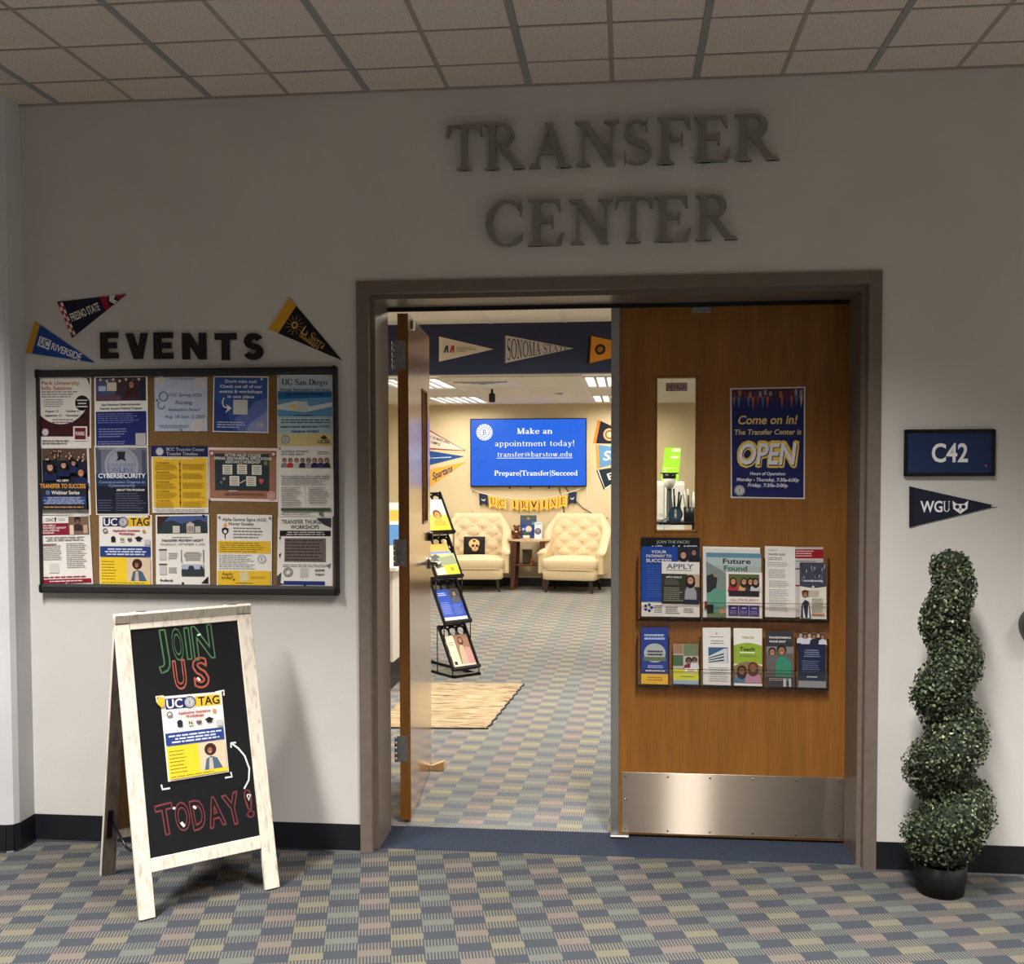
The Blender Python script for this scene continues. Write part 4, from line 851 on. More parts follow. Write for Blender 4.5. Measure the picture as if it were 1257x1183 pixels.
def a13(p):
    p.rect(.03, .02, .97, .27, (70, 90, 140)); p.poly([(.03, .12), (.3, .08), (.5, .13), (.8, .07), (.97, .12), (.97, .27), (.03, .27)], (44, 56, 60)); p.rect(.32, .16, .45, .26, (200, 194, 184)); p.rect(.58, .13, .72, .26, (206, 200, 190)); p.poly([(.57, .14), (.65, .10), (.73, .14)], (180, 172, 164)); p.poly([(.03, .02), (.26, .02), (.03, .2)], (60, 34, 34))
    for k in range(4): p.rect(.60+k*.03, .16, .615+k*.03, .25, (110, 60, 50))
    p.rect(.74, .17, .84, .26, (190, 184, 176)); p.para(.3, .31, .7, .34, 1, GY, al='c'); p.text('TRANSFER PREVIEW NIGHT', .5, .37, .035, (60, 50, 50), w=.78); p.text('THURSDAY, SEPTEMBER 4, 2025', .5, .425, .032, (120, 116, 114), w=.84, bold=0)
    p.rect(.06, .49, .21, .51, (110, 60, 60)); p.rect(.07, .52, .2, .65, (196, 192, 188)); p.rect(.06, .70, .21, .72, (110, 60, 60)); p.rect(.07, .73, .2, .86, (196, 192, 188)); p.para(.24, .54, .42, .64, 4, GY); p.para(.24, .75, .42, .84, 4, GY)
    p.line([(.5, .51), (.48, .51), (.48, .68), (.5, .68)], .01, DK); p.line([(.87, .51), (.89, .51), (.89, .68), (.87, .68)], .01, DK); p.para(.52, .53, .86, .66, 6, GY, al='c')
    p.rect(.48, .71, .9, .88, (170, 180, 196)); p.poly([(.48, .78), (.6, .78), (.62, .73), (.7, .73), (.72, .78), (.82, .78), (.84, .72), (.9, .78), (.9, .88), (.48, .88)], (50, 56, 62)); p.text('Redlands', .08, .94, .03, DK, al='l', w=.24); p.poly([(.97, .88), (.97, .98), (.84, .98)], (44, 30, 34))
poster([(191, 632), (256.5, 631), (258, 717.5), (191.5, 717)], 'white flyer with campus building photo reading TRANSFER PREVIEW NIGHT', a13, ((.5, .98), (.9, .02)), pinc=(40, 40, 40))
def a14(p):
    p.text('Alpha Gamma Sigma (AGS)', .5, .07, .042, DK, w=.8); p.text('Honor Society', .44, .13, .042, DK, w=.46); p.poly([(.08, .2), (.22, .2), (.17, .28), (.13, .28)], DK); p.ell(.15, .23, .05, (30, 30, 38)); p.ell(.15, .24, .025, WH); p.poly([(.11, .17), (.19, .17), (.155, .11)], (230, 150, 40)); p.rect(.14, .28, .16, .34, DK); p.para(.3, .17, .85, .34, 4, GY)
    p.rect(.02, .37, .98, .54, YE); p.para(.06, .385, .9, .53, 5, (130, 106, 40)); p.para(.04, .555, .7, .77, 8, (150, 148, 144)); p.seal(.82, .62, .065, (90, 92, 96)); p.rect(.02, .785, .98, .985, YE)
    p.text('Apply', .2, .83, .042, (60, 46, 20), w=.2); p.text('today!', .2, .88, .042, (60, 46, 20), w=.22); p.rect(.42, .80, .58, .93, (206, 196, 150)); p.para(.62, .86, .92, .9, 2, (130, 106, 40)); p.ell(.32, .91, .015, (110, 30, 30)); p.para(.35, .945, .7, .97, 1, (110, 90, 30))
poster([(266.5, 631), (334, 632), (333.5, 719.5), (266, 719)], 'white and yellow honor society flyer with torch, bottom row', a14, ((.04, .04), (.96, .04), (.5, .98)))
def a15(p):
    p.poly([(.7, .02), (.98, .02), (.98, .16), (.85, .12)], (60, 60, 62)); p.text('TRANSFER THURSDAY', .5, .075, .055, (24, 24, 26), w=.86); p.text('WORKSHOPS', .5, .15, .055, (24, 24, 26), w=.52); p.rect(.04, .20, .97, .28, (20, 20, 22)); p.para(.08, .21, .94, .27, 2, (210, 206, 200), al='c')
    p.rect(.13, .31, .88, .65, (110, 98, 92)); p.para(.15, .32, .86, .64, 7, (60, 50, 48), ragged=.15); p.para(.1, .68, .9, .73, 2, GY, al='c'); p.ring(.2, .80, .07, .02, GY); p.ring(.2, .80, .04, .01, GY); p.rect(.42, .74, .56, .87, (190, 188, 184)); p.text('REGISTER', .77, .77, .03, DK, w=.18); p.text('TODAY!', .77, .83, .03, DK, w=.17)
    p.poly([(.0, .86), (.08, .80), (.06, .95), (.14, .98), (.0, .99)], (70, 68, 70)); p.rect(.12, .925, .86, .98, (28, 52, 116)); p.poly([(.03, .3), (.07, .28), (.05, .34)], DK); p.poly([(.03, .55), (.07, .52), (.05, .6)], DK); p.poly([(.88, .7), (.97, .66), (.95, .74)], GY)
poster([(341, 634), (408, 634), (408.5, 720), (340, 719)], 'black and white flyer reading TRANSFER THURSDAY WORKSHOPS, bottom right', a15, ((.5, .98),), pinc=(40, 40, 40))

# ================================================================== DOOR: flyer, glass stickers, brochure rack
def opn(p):
    p.rect(.018, .012, .982, .988, (26, 32, 92)); p.rect(.02, .014, .98, .12, (70, 34, 58))
    for k in range(15):
        c = random.choice([(150, 60, 50), (120, 100, 90), (80, 110, 150), (170, 90, 60), (60, 50, 80), (180, 170, 160)]); u = .05+k*.064; p.poly([(u-.025, .08), (u+.025, .08), (u, .17+random.random()*.04)], c)
    for k in range(14): p.rect(.04+k*.068, .02+.02*random.random(), .08+k*.068, .06+.03*random.random(), random.choice([(150, 140, 150), (110, 40, 50), (60, 60, 110), (160, 110, 70)]))
    p.text('Come on in!', .5, .29, .075, (222, 196, 110), w=.80, slant=.18); p.text('The Transfer Center is', .5, .40, .045, (216, 196, 130), w=.90, slant=.12)
    for dx, dv_ in ((-.02, -.018), (.02, -.018), (-.02, .018), (.02, .018), (0, -.025), (0, .025)):
        p.text('OPEN', .5+dx, .60+dv_, .185, (232, 200, 90), w=.80, slant=.12)
    p.text('OPEN', .507, .607, .185, (40, 44, 90), w=.78, slant=.12); p.text('OPEN', .495, .598, .18, (232, 230, 236), w=.78, slant=.12)
    p.text('Hours of Operation:', .5, .775, .028, (226, 226, 232), w=.48, slant=.15); p.text('Monday - Thursday, 7:30a-6:00p', .5, .83, .030, (226, 226, 232), w=.84, slant=.15); p.text('Friday, 7:30a-3:00p', .5, .88, .030, (226, 226, 232), w=.54, slant=.15)
    p.seal(.12, .93, .048, (60, 66, 110), (214, 214, 214))
poster([(896.5, 476.5), (988.5, 474.5), (988, 612.5), (897, 611)], 'navy poster on the oak door reading Come on in, OPEN', opn, (), group='papers taped on the door', y=DY-.001, bg=(214, 210, 204))
def stick(px, label, art, bg=None, y=None, name='sticker', outline=None):
    p_ = qprint(wallq(px, y)); 
    if bg is not None: p_.sheet(bg, outline) if outline else p_.sheet(bg)
    art(p_); return p_.build(name, label=label, cat='sticker', group='stickers on the narrow door glass')
YG = DY+.0165
stick([(817.5, 470), (843.5, 469.5), (843.5, 479.5), (817.5, 480)], 'small sticker reading NEVADA on the narrow door glass', lambda p: (p.rect(.04, .08, .96, .92, (176, 160, 160)), p.text('NEVADA', .5, .5, .62, (110, 22, 36), w=.84)), (120, 40, 50), YG)
def s2(p):
    p.ring(.5, .5, .46, .06, (40, 44, 50)); p.rect(.42, .30, .58, .72, (190, 186, 140)); p.poly([(.44, .30), (.56, .30), (.53, .18), (.47, .18)], (220, 220, 210)); p.rect(.44, .5, .56, .6, (240, 240, 230))
stick([(820.5, 621.5), (838, 621.5), (838, 641), (820.5, 641)], 'round slate blue bottle emblem sticker at the foot of door glass', s2, (56, 84, 108), YG, outline=[(.5+.5*math.cos(2*PI*k/20), .5-.5*math.sin(2*PI*k/20)) for k in range(20)])
def s3(p):
    p.text('follow', .36, .2, .2, (236, 234, 228), w=.6); p.text('on', .5, .5, .2, (236, 234, 228), w=.26); p.text('Instagram', .5, .8, .22, (236, 234, 228), w=1.0)
stick([(807.5, 628), (824.5, 628), (824.5, 649), (807.5, 649)], 'white lettering sticker in bottom left corner of the door glass', s3, None, YG)
# brochure rack
R_ = lambda px, py, y: P(px, py, 1, y)
ry1 = DY-.028; a = R_(783, 668, DY-.03); b = R_(1016.5, 847, DY-.03); rx0, rx1, rz1, rz0 = a[0], b[0], a[2], b[2]
zm = R_(900, 763, DY-.03)[2]; dep = .036
rk = thing('brochure_rack', ((rx0+rx1)/2, DY-.02, rz0), 'clear acrylic two row brochure rack mounted on the oak door', 'rack')
MB().box((rx0, DY-.004, rz0), (rx1, DY-.001, rz1-.02), M_acr, .001).build('back_panel', rk)
def shelf(z, n, hf):
    MB().box((rx0, DY-dep, z), (rx1, DY-.001, z+.004), M_acr2, .0008).build('shelf', rk)
    MB().box((rx0, DY-dep, z+.0), (rx1, DY-dep+.003, z+.0+hf), M_acr, .0008).build('front_lip', rk)
    MB().box((rx0, DY-dep-.0005, z+hf-.0025), (rx1, DY-dep+.003, z+hf), M_acr2).build('lip_edge', rk)
    for i in range(n+1):
        x = rx0+(rx1-rx0)*i/n; MB().box((x-.0015, DY-dep, z), (x+.0015, DY-.001, z+(.20 if n == 6 else .25)), M_acr2, .0006).build('divider', rk)
        mb = MB(); 
        if 0 < i <= n: mb.box((x-(rx1-rx0)/n/2-.012, DY-dep-.001, z+.004), (x-(rx1-rx0)/n/2+.012, DY-dep+.002, z+.009), M_black); mb.build('retaining_clip', rk)
shelf(rz0, 6, .075); shelf(zm, 3, .075)
BG = 'brochures in the door rack'
def broch(px, label, art, bg, y, cat='brochure', stack=0):
    p_ = qprint(wallq(px, y), th=.0012+stack); p_.sheet(bg); art(p_); return p_.build('brochure', label=label, cat=cat, group=BG)
y1_, y2_, y3_ = DY-.009, DY-.015, DY-.022
broch([(787, 659.5), (859, 660), (859, 757), (787, 756)], 'black brochure headed JOIN THE PACK behind others, top left pocket', lambda p: (p.text('JOIN THE PACK!', .55, .055, .035, (190, 190, 190), w=.56, bold=0), p.text('#PackLIFE', .55, .125, .05, (226, 226, 230), w=.8, slant=.2)), (22, 22, 26), y1_)
def b1(p):
    p.rect(.62, .0, 1, .26, (40, 44, 56)); p.head(.72, .12, .05, (190, 150, 130), (30, 24, 24), (150, 150, 160), 1); p.head(.90, .08, .04, (150, 110, 90), (20, 20, 24), (26, 30, 44))
    for t, v, w_ in (('YOUR', .075, .26), ('PATHWAY TO', .135, .44), ('SUCCESS!', .20, .44)): p.text(t, .30, v, .038 if v < .15 else .045, WH, w=w_)
    p.para(.09, .26, .6, .73, 14, (66, 102, 176), ragged=.1); p.rect(0, .79, 1, 1, WH)
    for k in range(5): a_ = 2*PI*k/5; p.ell(.12+.045*math.cos(a_)/p.asp, .875+.045*math.sin(a_), .022, (34, 60, 120))
    p.para(.22, .83, .6, .95, 4, GY)
broch([(787.3, 670.5), (859, 671), (859, 757), (787.3, 756.3)], 'royal blue brochure reading YOUR PATHWAY TO SUCCESS', b1, (28, 70, 158), y2_)
def b2(p):
    p.text('APPLY', .48, .085, .085, (88, 98, 128), w=.7); p.line([(.12, .155), (.8, .155)], .012, GY); p.rect(0, .22, 1, .77, (52, 50, 40)); p.rect(.68, .22, 1, .45, (190, 160, 130)); p.text('APPLY EARLY!', .32, .28, .03, WH, w=.42)
    p.para(.08, .32, .52, .42, 4, (110, 110, 96)); p.para(.06, .46, .58, .72, 7, (140, 140, 120)); p.poly([(.60, .77), (.62, .52), (.68, .44), (.84, .44), (.92, .54), (.93, .77)], (150, 148, 156)); p.head(.76, .33, .07, (186, 134, 112), (32, 22, 20), (150, 148, 156), 1, body=0)
    p.rect(.60, .68, .95, .77, (34, 40, 60)); p.para(.1, .81, .5, .95, 4, GY); p.para(.58, .83, .9, .93, 3, GY)
broch([(812.3, 689), (858.8, 690), (858.5, 757.5), (812.3, 756.5)], 'APPLY leaflet with woman in grey top over the blue brochure', b2, WH, y3_)
broch([(862.8, 670.5), (933, 672), (934.5, 758.5), (863, 757.5)], 'plain white sheet behind the Future Found brochure', lambda p: p.rect(0, .0, 1, .03, (240, 238, 232)), (226, 224, 218), y1_, stack=.002)
def b3(p):
    p.rect(0, 0, 1, .07, (96, 140, 160)); p.rect(0, .07, 1, .2, (176, 190, 190)); p.poly([(0, .14), (.3, .28), (.6, .5), (.6, .8), (0, .8)], (126, 138, 134)); p.rect(0, .92, 1, 1, (108, 126, 96))
    p.text('Future', .55, .125, .075, (28, 32, 36), w=.52); p.text('Found', .53, .235, .075, (36, 100, 78), w=.44)
    p.poly([(0, .36), (.12, .32), (.2, .40), (.16, .6), (0, .62)], (44, 46, 48)); p.ell(.16, .34, .035, (150, 130, 110)); p.poly([(0, .66), (.14, .55), (.34, .56), (.40, .7), (.30, .92), (.04, .92)], (96, 150, 128)); p.ell(.42, .58, .055, (62, 44, 34)); p.ell(.45, .61, .04, (170, 130, 104)); p.poly([(.22, .86), (.5, .84), (.52, .9), (.24, .94)], (180, 140, 112)); p.rect(0, .8, .12, .94, (30, 32, 36)); p.rect(-.04, .75, .0, .86, (150, 30, 40))
broch([(867, 678), (934.5, 679.5), (934.5, 758.5), (868, 757.5)], 'grey green brochure reading Future Found with crouching student', b3, (168, 178, 172), y2_)
def b4(p):
    p.rect(.07, .04, .92, .52, (126, 92, 60)); p.rect(.07, .04, .92, .16, (90, 100, 60))
    for u, c, h in ((.2, (170, 50, 60), (60, 30, 20)), (.5, (200, 160, 110), (50, 34, 26)), (.68, (60, 50, 60), (30, 24, 20)), (.82, (190, 190, 190), (30, 24, 20))): p.head(u, .20, .065, (186, 134, 100), h, c, 1)
    p.rect(.07, .40, .92, .52, (40, 34, 40)); p.text('CAL STATE APPLY', .5, .60, .05, (170, 60, 60), w=.8, bold=0); p.line([(.05, .66), (.95, .66)], .008, GY)
    for k in range(3): p.rect(.06+k*.29, .72, .34+k*.29, .95, (66, 50, 110)); p.para(.13+k*.29, .76, .28+k*.29, .80, 1, WH, al='c'); p.para(.09+k*.29, .83, .31+k*.29, .92, 3, (150, 140, 180))
broch([(891.2, 702), (935.5, 703), (935.5, 759), (891.5, 758)], 'small white card with group photo and three purple boxes', b4, WH, y3_)
def b5(p):
    p.text('UNLV', .12, .055, .03, (120, 120, 124), al='l', w=.3, bold=0); p.text('TRANSFER GUIDE', .11, .115, .026, DK, al='l', w=.56); p.para(.1, .15, .62, .20, 2, GY); p.para(.1, .22, .8, .29, 3, (150, 148, 144)); p.para(.12, .32, .75, .45, 6, (150, 148, 144)); p.para(.14, .48, .82, .58, 5, (150, 148, 144)); p.para(.14, .6, .82, .92, 13, (160, 158, 154))
broch([(975, 671.5), (1010.5, 671.5), (1011, 758), (975, 757)], 'grey sheet with dark red header, top right pocket', lambda p: (p.rect(0, .03, 1, .16, (150, 20, 36)), p.para(.06, .04, .7, .14, 3, (226, 190, 190)), p.para(.06, .19, .8, .21, 1, DK), p.rect(0, .3, .2, .32, (130, 40, 50)), p.rect(0, .54, .2, .56, (130, 40, 50))), (196, 192, 188), y1_)
broch([(938.8, 670), (976, 671), (976.5, 758), (939, 757)], 'white printed text sheet beside the dark red header sheet', b5, WH, y2_)
def b6(p):
    p.poly([(0, 0), (1, 0), (1, .42)]+[(1-k/8, .42+.03*math.sin(PI*k/8)) for k in range(9)], (64, 66, 80))
    for k in range(34): u, v = random.random()*.94+.03, random.random()*.3+.02; p.rect(u-.02, v, u+.02, v+.05, random.choice([(120, 120, 130), (90, 90, 104), (160, 160, 170), (46, 48, 64)]))
    p.para(.1, .29, .92, .36, 1, (190, 194, 206), al='c', ragged=.1); p.ell(.5, .43, .02, WH); p.para(.25, .48, .75, .6, 4, (190, 184, 174), al='c'); p.para(.45, .62, .92, .88, 8, (170, 166, 160)); p.poly([(.02, .98), (.06, .74), (.2, .66), (.34, .70), (.42, .98)], (40, 46, 76)); p.poly([(.12, .98), (.10, .72), (.2, .98)], WH); p.poly([(.36, .98), (.32, .72), (.28, .98)], WH); p.head(.2, .56, .05, (150, 104, 80), (30, 22, 20), (40, 46, 76), 0, (90, 40, 34), body=0); p.rect(.45, .9, .92, .93, (190, 130, 100))
broch([(981.5, 690), (1014, 690.5), (1014.5, 760), (982, 759)], 'white leaflet with graduate in stole and dark crowd photo', b6, (226, 218, 204), y3_)
yb = DY-.022
def c1_(p):
    p.para(.12, .1, .9, .22, 2, (170, 186, 220), fill=.6, ragged=.1); p.ell(.5, .45, .19, (170, 174, 170), .17); p.para(.18, .39, .84, .5, 2, (30, 34, 60), fill=.6, al='c'); p.rect(.08, .52, .92, .59, (96, 110, 84)); p.para(.2, .66, .85, .72, 2, (180, 190, 220), al='c'); p.para(.15, .74, .88, .79, 1, WH, al='c', ragged=.1); p.rect(0, .82, 1, 1, (226, 176, 50)); p.para(.2, .86, .8, .95, 2, (150, 110, 40), al='c')
broch([(787, 770), (820.5, 770), (820.5, 840), (787, 839)], 'blue brochure with yellow foot, bottom row left end', c1_, (44, 62, 132), yb, stack=.004)
def c2_(p):
    p.rect(.0, .0, .4, .25, (150, 120, 96)); p.rect(.42, .0, 1, .3, (110, 120, 90)); p.rect(0, .28, .4, .55, (74, 100, 70)); p.head(.62, .42, .07, (110, 76, 60), (20, 16, 16), (120, 40, 60)); p.head(.85, .40, .06, (110, 76, 60), (20, 16, 16), (200, 200, 200)); p.rect(0, .62, 1, .9, (206, 206, 60)); p.rect(.45, .60, .95, .72, (230, 226, 210)); p.text('360', .7, .66, .07, (190, 120, 60), w=.3); p.para(.3, .78, .9, .84, 1, (90, 100, 40)); p.rect(0, .9, 1, 1, (150, 170, 190))
broch([(826, 790), (857, 790), (857.5, 840), (826.5, 839)], 'short lime and photo collage brochure in the second lower pocket', c2_, (176, 170, 160), yb)
def c3_(p):
    p.ell(.5, .1, .012, DK); p.para(.2, .14, .8, .17, 1, GY, al='c'); p.para(.25, .21, .8, .29, 2, GY, al='c'); p.rect(.2, .34, .9, .62, (60, 90, 130)); p.poly([(.2, .50), (.78, .36), (.88, .36), (.88, .62), (.2, .62)], (196, 200, 200))
    for k in range(3): p.poly([(.2, .525+k*.035), (.76, .44+k*.055), (.76, .465+k*.055), (.2, .54+k*.035)], (30, 40, 46))
    p.para(.2, .68, .92, .95, 7, (150, 148, 146), al='c')
broch([(862.5, 770.5), (896.8, 770.5), (897, 841), (863, 840)], 'white brochure with blue glass building photo, lower row', c3_, (222, 218, 212), yb, stack=.006)
def c4_(p):
    p.text('TEACH', .5, .16, .04, (140, 120, 50), w=.42); p.poly([(0, .3)]+[(k/10, .30-.05*math.sin(PI*k/10)) for k in range(11)]+[(1, .62), (0, .62)], (140, 166, 56)); p.text('Teach', .48, .36, .065, (20, 24, 16), w=.54); p.rect(.22, .41, .74, .43, (226, 230, 210)); p.para(.2, .46, .85, .5, 2, (90, 110, 40), al='c')
    p.poly([(0, .66)]+[(k/10, .66-.08*math.sin(PI*k/10)) for k in range(11)]+[(1, 1), (0, 1)], (130, 110, 80)); p.head(.28, .74, .07, (126, 84, 60), (40, 26, 22), (70, 110, 140), 1); p.head(.68, .68, .075, (130, 88, 62), (90, 50, 30), (180, 130, 150), 1); p.rect(0, .96, 1, 1, (225, 222, 216))
broch([(900.5, 771), (935.5, 771.5), (935.5, 842), (901, 841)], 'white and lime green brochure reading Teach', c4_, (226, 222, 212), yb, stack=.004)
def c5_(p):
    p.text('TRANSFORMING', .5, .12, .035, WH, w=.82); p.text('MADE EASY', .42, .19, .035, WH, w=.6); p.rect(0, .28, 1, .9, (96, 90, 84)); p.rect(0, .28, 1, .4, (120, 122, 120)); p.head(.22, .38, .06, (160, 110, 86), (30, 22, 20), (96, 92, 90)); p.poly([(.34, .98), (.36, .55), (.48, .46), (.70, .46), (.90, .56), (.92, .98)], (54, 130, 104)); p.head(.56, .35, .075, (150, 104, 80), (34, 26, 22), (54, 130, 104), body=0)
    p.rect(0, .82, 1, 1, (50, 48, 50)); p.para(.1, .84, .9, .9, 2, (160, 150, 140)); p.rect(.62, .86, .72, 1, (180, 184, 190)); p.rect(.82, .86, .9, 1, (180, 184, 190))
broch([(940.5, 774), (974, 774.5), (974.5, 843), (940.5, 842)], 'dark brochure with man in green polo shirt, lower row', c5_, (52, 54, 58), yb)
def c6_(p):
    p.rect(0, 0, 1, .2, (110, 100, 96))
    for k in range(6): p.head(.1+k*.16, .05+.02*(k % 2), .04, random.choice([(150, 108, 84), (190, 150, 130)]), (20, 18, 18), random.choice([(200, 200, 206), (40, 40, 50)]))
    p.rect(0, .21, 1, 1, (30, 38, 66)); p.para(.2, .3, .8, .45, 4, (130, 136, 160), al='c'); p.para(.15, .5, .8, .72, 6, (100, 108, 134)); p.rect(0, .75, 1, .86, (20, 28, 60)); p.para(.3, .78, .7, .83, 1, (190, 194, 206), al='c'); p.rect(0, .88, 1, 1, (140, 140, 140))
broch([(979.5, 776), (1013, 776.5), (1013.5, 844), (980, 843)], 'navy brochure with photo strip on top, lower row right end', c6_, (30, 38, 66), yb)

# ================================================================== A-FRAME CHALKBOARD
Pl = A3(-.562, -.708, 0); dd = unit(A3(.366, .322, 0)); nn = A3(-dd[1], dd[0], 0); AW = .487
top = nn*.25+A3(0, 0, .985); SL = np.linalg.norm(top); us = top/SL; fn = unit(np.cross(dd, us))  # front outward normal
if fn@(CP-Pl) < 0: fn = -fn
def AF(a, h, o): return Pl+dd*a+us*h+fn*o
rt = -nn*.25+A3(0, 0, .985); ub = unit(rt); Pb = Pl+nn*.50; fb = unit(np.cross(dd, ub)); fb = -fb if fb@nn < 0 else fb
def AB(a, h, o): return Pb+dd*a+ub*h+fb*o
def ahp(px, py, o=0.):   # picture point -> (a,h) in the front plane
    q = PN(px, py, Pl+fn*o, fn)-Pl; return q@dd, q@us
sgn = thing('a_frame_sign', Pl+dd*AW/2+nn*.25, 'whitewashed A-frame chalkboard sign reading JOIN US TODAY', 'sign')
sw = .052; tk = .018
_, hb0 = ahp(187, 1072); _, hb1 = ahp(186, 1054); _, ht = ahp(158.6, 773.3)
hb0, hb1, ht = hb0+.003, hb1, ht
for fr_, fn_ in (('front', AF), ('rear', AB)):
    m_ = M_wash if fr_ == 'front' else M_wash2
    for a in (0, AW-sw): MB().box((a, .004, -tk), (a+sw, SL, 0), M_wash, .002, M=fn_).build('stile', sgn)
    MB().box((sw, hb0, -tk), (AW-sw, hb1+.001, -.001), M_wash, .002, M=fn_).build('bottom_rail', sgn)
    MB().box((sw, ht, -tk), (AW-sw, SL, -.001), M_wash, .002, M=fn_).build('top_rail', sgn)
    if fr_ == 'rear':
        for a in (0, AW-sw): MB().box((a+.002, .01, -tk-.001), (a+sw-.002, SL-.03, -tk), m_, 0, M=fn_).build('stile_inner_face', sgn, label='grey weathered inner face')
    pn = MB().box((sw-.004, hb1-.004, -tk*.7), (AW-sw+.004, ht+.004, -.006), M_chalk, 0, M=fn_).build('chalkboard_panel', sgn)
    MB().box((sw-.004, hb1-.004, -tk-.001), (AW-sw+.004, ht+.004, -tk*.7), M_hardboard, 0, M=fn_).build('panel_backing', sgn)
    if fr_ == 'front': fpan = pn
for a in (.06, AW-.10):
    mb = MB(); c = AF(a, SL, -.004); mb.tube([c-us*.002, c+dd*.05-us*.002], .005, M_steel2, 8); mb.build('top_hinge', sgn)
mb = MB()   # spreader bracket joining both frames on the left
q0, q1 = AB(.03, .22, -tk-.004), AF(.03, .20, -tk-.004); mid = (q0+q1)/2-A3(0, 0, .03)
for a_, b_ in ((q0, mid), (mid, q1)): mb.tube([a_, b_], .005, M_blackm, 6)
mb.box((.012, .16, -tk-.005), (.03, .27, -tk-.001), M_blackm, 0, M=AB); mb.build('spreader_bracket', sgn)
def newcb():
    c_ = Print(lambda u, v: AF(sw+u*(AW-2*sw), ht-v*(ht-hb1), -.0055), fn, (AW-2*sw)/(ht-hb1)); c_.k = 2; return c_
cb = newcb()
def uv(px, py):
    a, h = ahp(px, py, -.0055); return ((a-sw)/(AW-2*sw), (ht-h)/(ht-hb1))
def chalk(word, boxes, col, lw=.038):
    global cb
    for ch, (x0_, y0_, x1_, y1_, rot) in zip(word, boxes):
        u0, v0 = uv(x0_, y0_); u1, v1 = uv(x1_, y1_); g = GLY[ch, 1]
        wg = (max(q[0] for q in g[0])-min(q[0] for q in g[0]))/g[2]
        cb.text(ch, (u0+u1)/2, (v0+v1)/2, abs(v1-v0), col, w=abs(u1-u0)/wg*1.05, outline=lw, rot=rot); cb.build('chalk_letter', sgn, label=('green' if col[1] > 120 else 'red')+' chalk outline letter '+ch); cb = newcb()
GRN = (72, 116, 76); ORG = (176, 88, 70); DR = (112, 50, 52)
B_ = lambda x0, y0, x1, y1, r=0: (90+x0/2.815, 730+y0/2.815, 90+x1/2.815, 730+y1/2.815, r)
chalk('JOIN', [B_(292, 126, 338, 226, 4), B_(338, 122, 382, 220, 3), B_(384, 118, 408, 218, 2), B_(410, 112, 486, 214, 2)], GRN)
chalk('US', [B_(345, 232, 392, 318, 2), B_(412, 224, 468, 312, 2)], ORG, .05)
chalk('TODAY!', [B_(286, 732, 350, 820, 4), B_(350, 725, 404, 806, 4), B_(404, 716, 456, 802, 5), B_(460, 706, 522, 792, 6), B_(520, 694, 582, 784, 8), B_(592, 680, 622, 762, 4)], DR, .045)
def cl(pts, t, col): cb.line([uv(90+x/2.815, 730+y/2.815) for x, y in pts], t, col)
WC = (214, 216, 214)
for pp in ([(290, 372), (286, 352), (312, 350)], [(490, 342), (492, 336), (520, 330), (520, 348)], [(304, 656), (308, 672), (334, 668)], [(524, 632), (548, 628), (544, 612)]): cl(pp, .008, WC)
cl([(590, 670), (606, 640), (608, 600), (592, 556), (570, 530), (548, 514)], .008, WC); cl([(545, 528), (544, 512), (562, 510)], .008, WC)
cl([(600, 690), (612, 690), (606, 710), (600, 692)], .006, WC); cl([(428, 140), (440, 136)], .008, (200, 230, 200)); cl([(428, 286), (438, 296)], .01, WC); cl([(344, 736), (352, 738)], .01, WC); cl([(372, 786), (384, 800)], .012, WC); cl([(414, 730), (424, 738)], .01, WC)
cb.build('chalk_arrow_and_marks', sgn, kind='stuff', label='white chalk arrow, corner marks and glints')
qa = [AF(*ahp(90+x/2.815, 730+y/2.815, -.003), -.003) for x, y in ((300, 352), (512, 334), (538, 612), (328, 646))]
p_ = Print(qmap(qa), fn, np.linalg.norm(qa[1]-qa[0])/np.linalg.norm(qa[3]-qa[0]), .0006); p_.sheet(WH); uctag(p_)
p_.poly([(-.04, -.01), (.06, .02), (.05, .1), (.0, .13), (-.06, .08)], (226, 180, 50))
p_.build('poster', label='UC TAG flyer stuck on the A-frame chalkboard', cat='poster')

# ================================================================== SPIRAL TOPIARY
pot = P(1157.5, 1098, 2, 0); PX, PYY = pot[0]+.01, -.19
def pz(py): return P(1163, py, 1, PYY)[2]
tp = thing('spiral_topiary', (PX, PYY, 0), 'artificial spiral boxwood topiary in small black pot beside the door', 'plant')
mb = MB(); zt = pz(1058)
mb.lathe((PX-.012, PYY, 0), [(.055, 0), (.077, .004), (.086, zt*.6), (.088, zt), (.080, zt), (.076, zt-.02)], plain('matte_black_pot', (18, 18, 19), .65), 30); mb.build('pot', tp)
MB().tube([A3(PX, PYY, .02), A3(PX+.01, PYY, .6), A3(PX, PYY, pz(690))], [.011, .010, .006], plain('brown_stem', (60, 44, 30), .8), 8).build('stem', tp)
MB().lathe((PX-.012, PYY, zt-.025), [(.077, 0), (.0, .004)], plain('dark_moss', (34, 36, 22), .9), 20).build('moss', tp)
zlo, zhi = pz(1036), pz(690); pitch = (pz(673)-pz(1029))/3.9
leafm = [noisy('boxwood_leaf_dark', lin((32, 42, 27)), lin((50, 60, 40)), 60, rough=.5, spec=.3), noisy('boxwood_leaf_mid', lin((76, 88, 60)), lin((98, 108, 80)), 60, rough=.5, spec=.3), plain('boxwood_leaf_pale', (156, 160, 126), .5)]
rng = np.random.RandomState(3); vs = []; fs = []; ms = []; NL = 27000
pyA, pyB = 1030., 690.
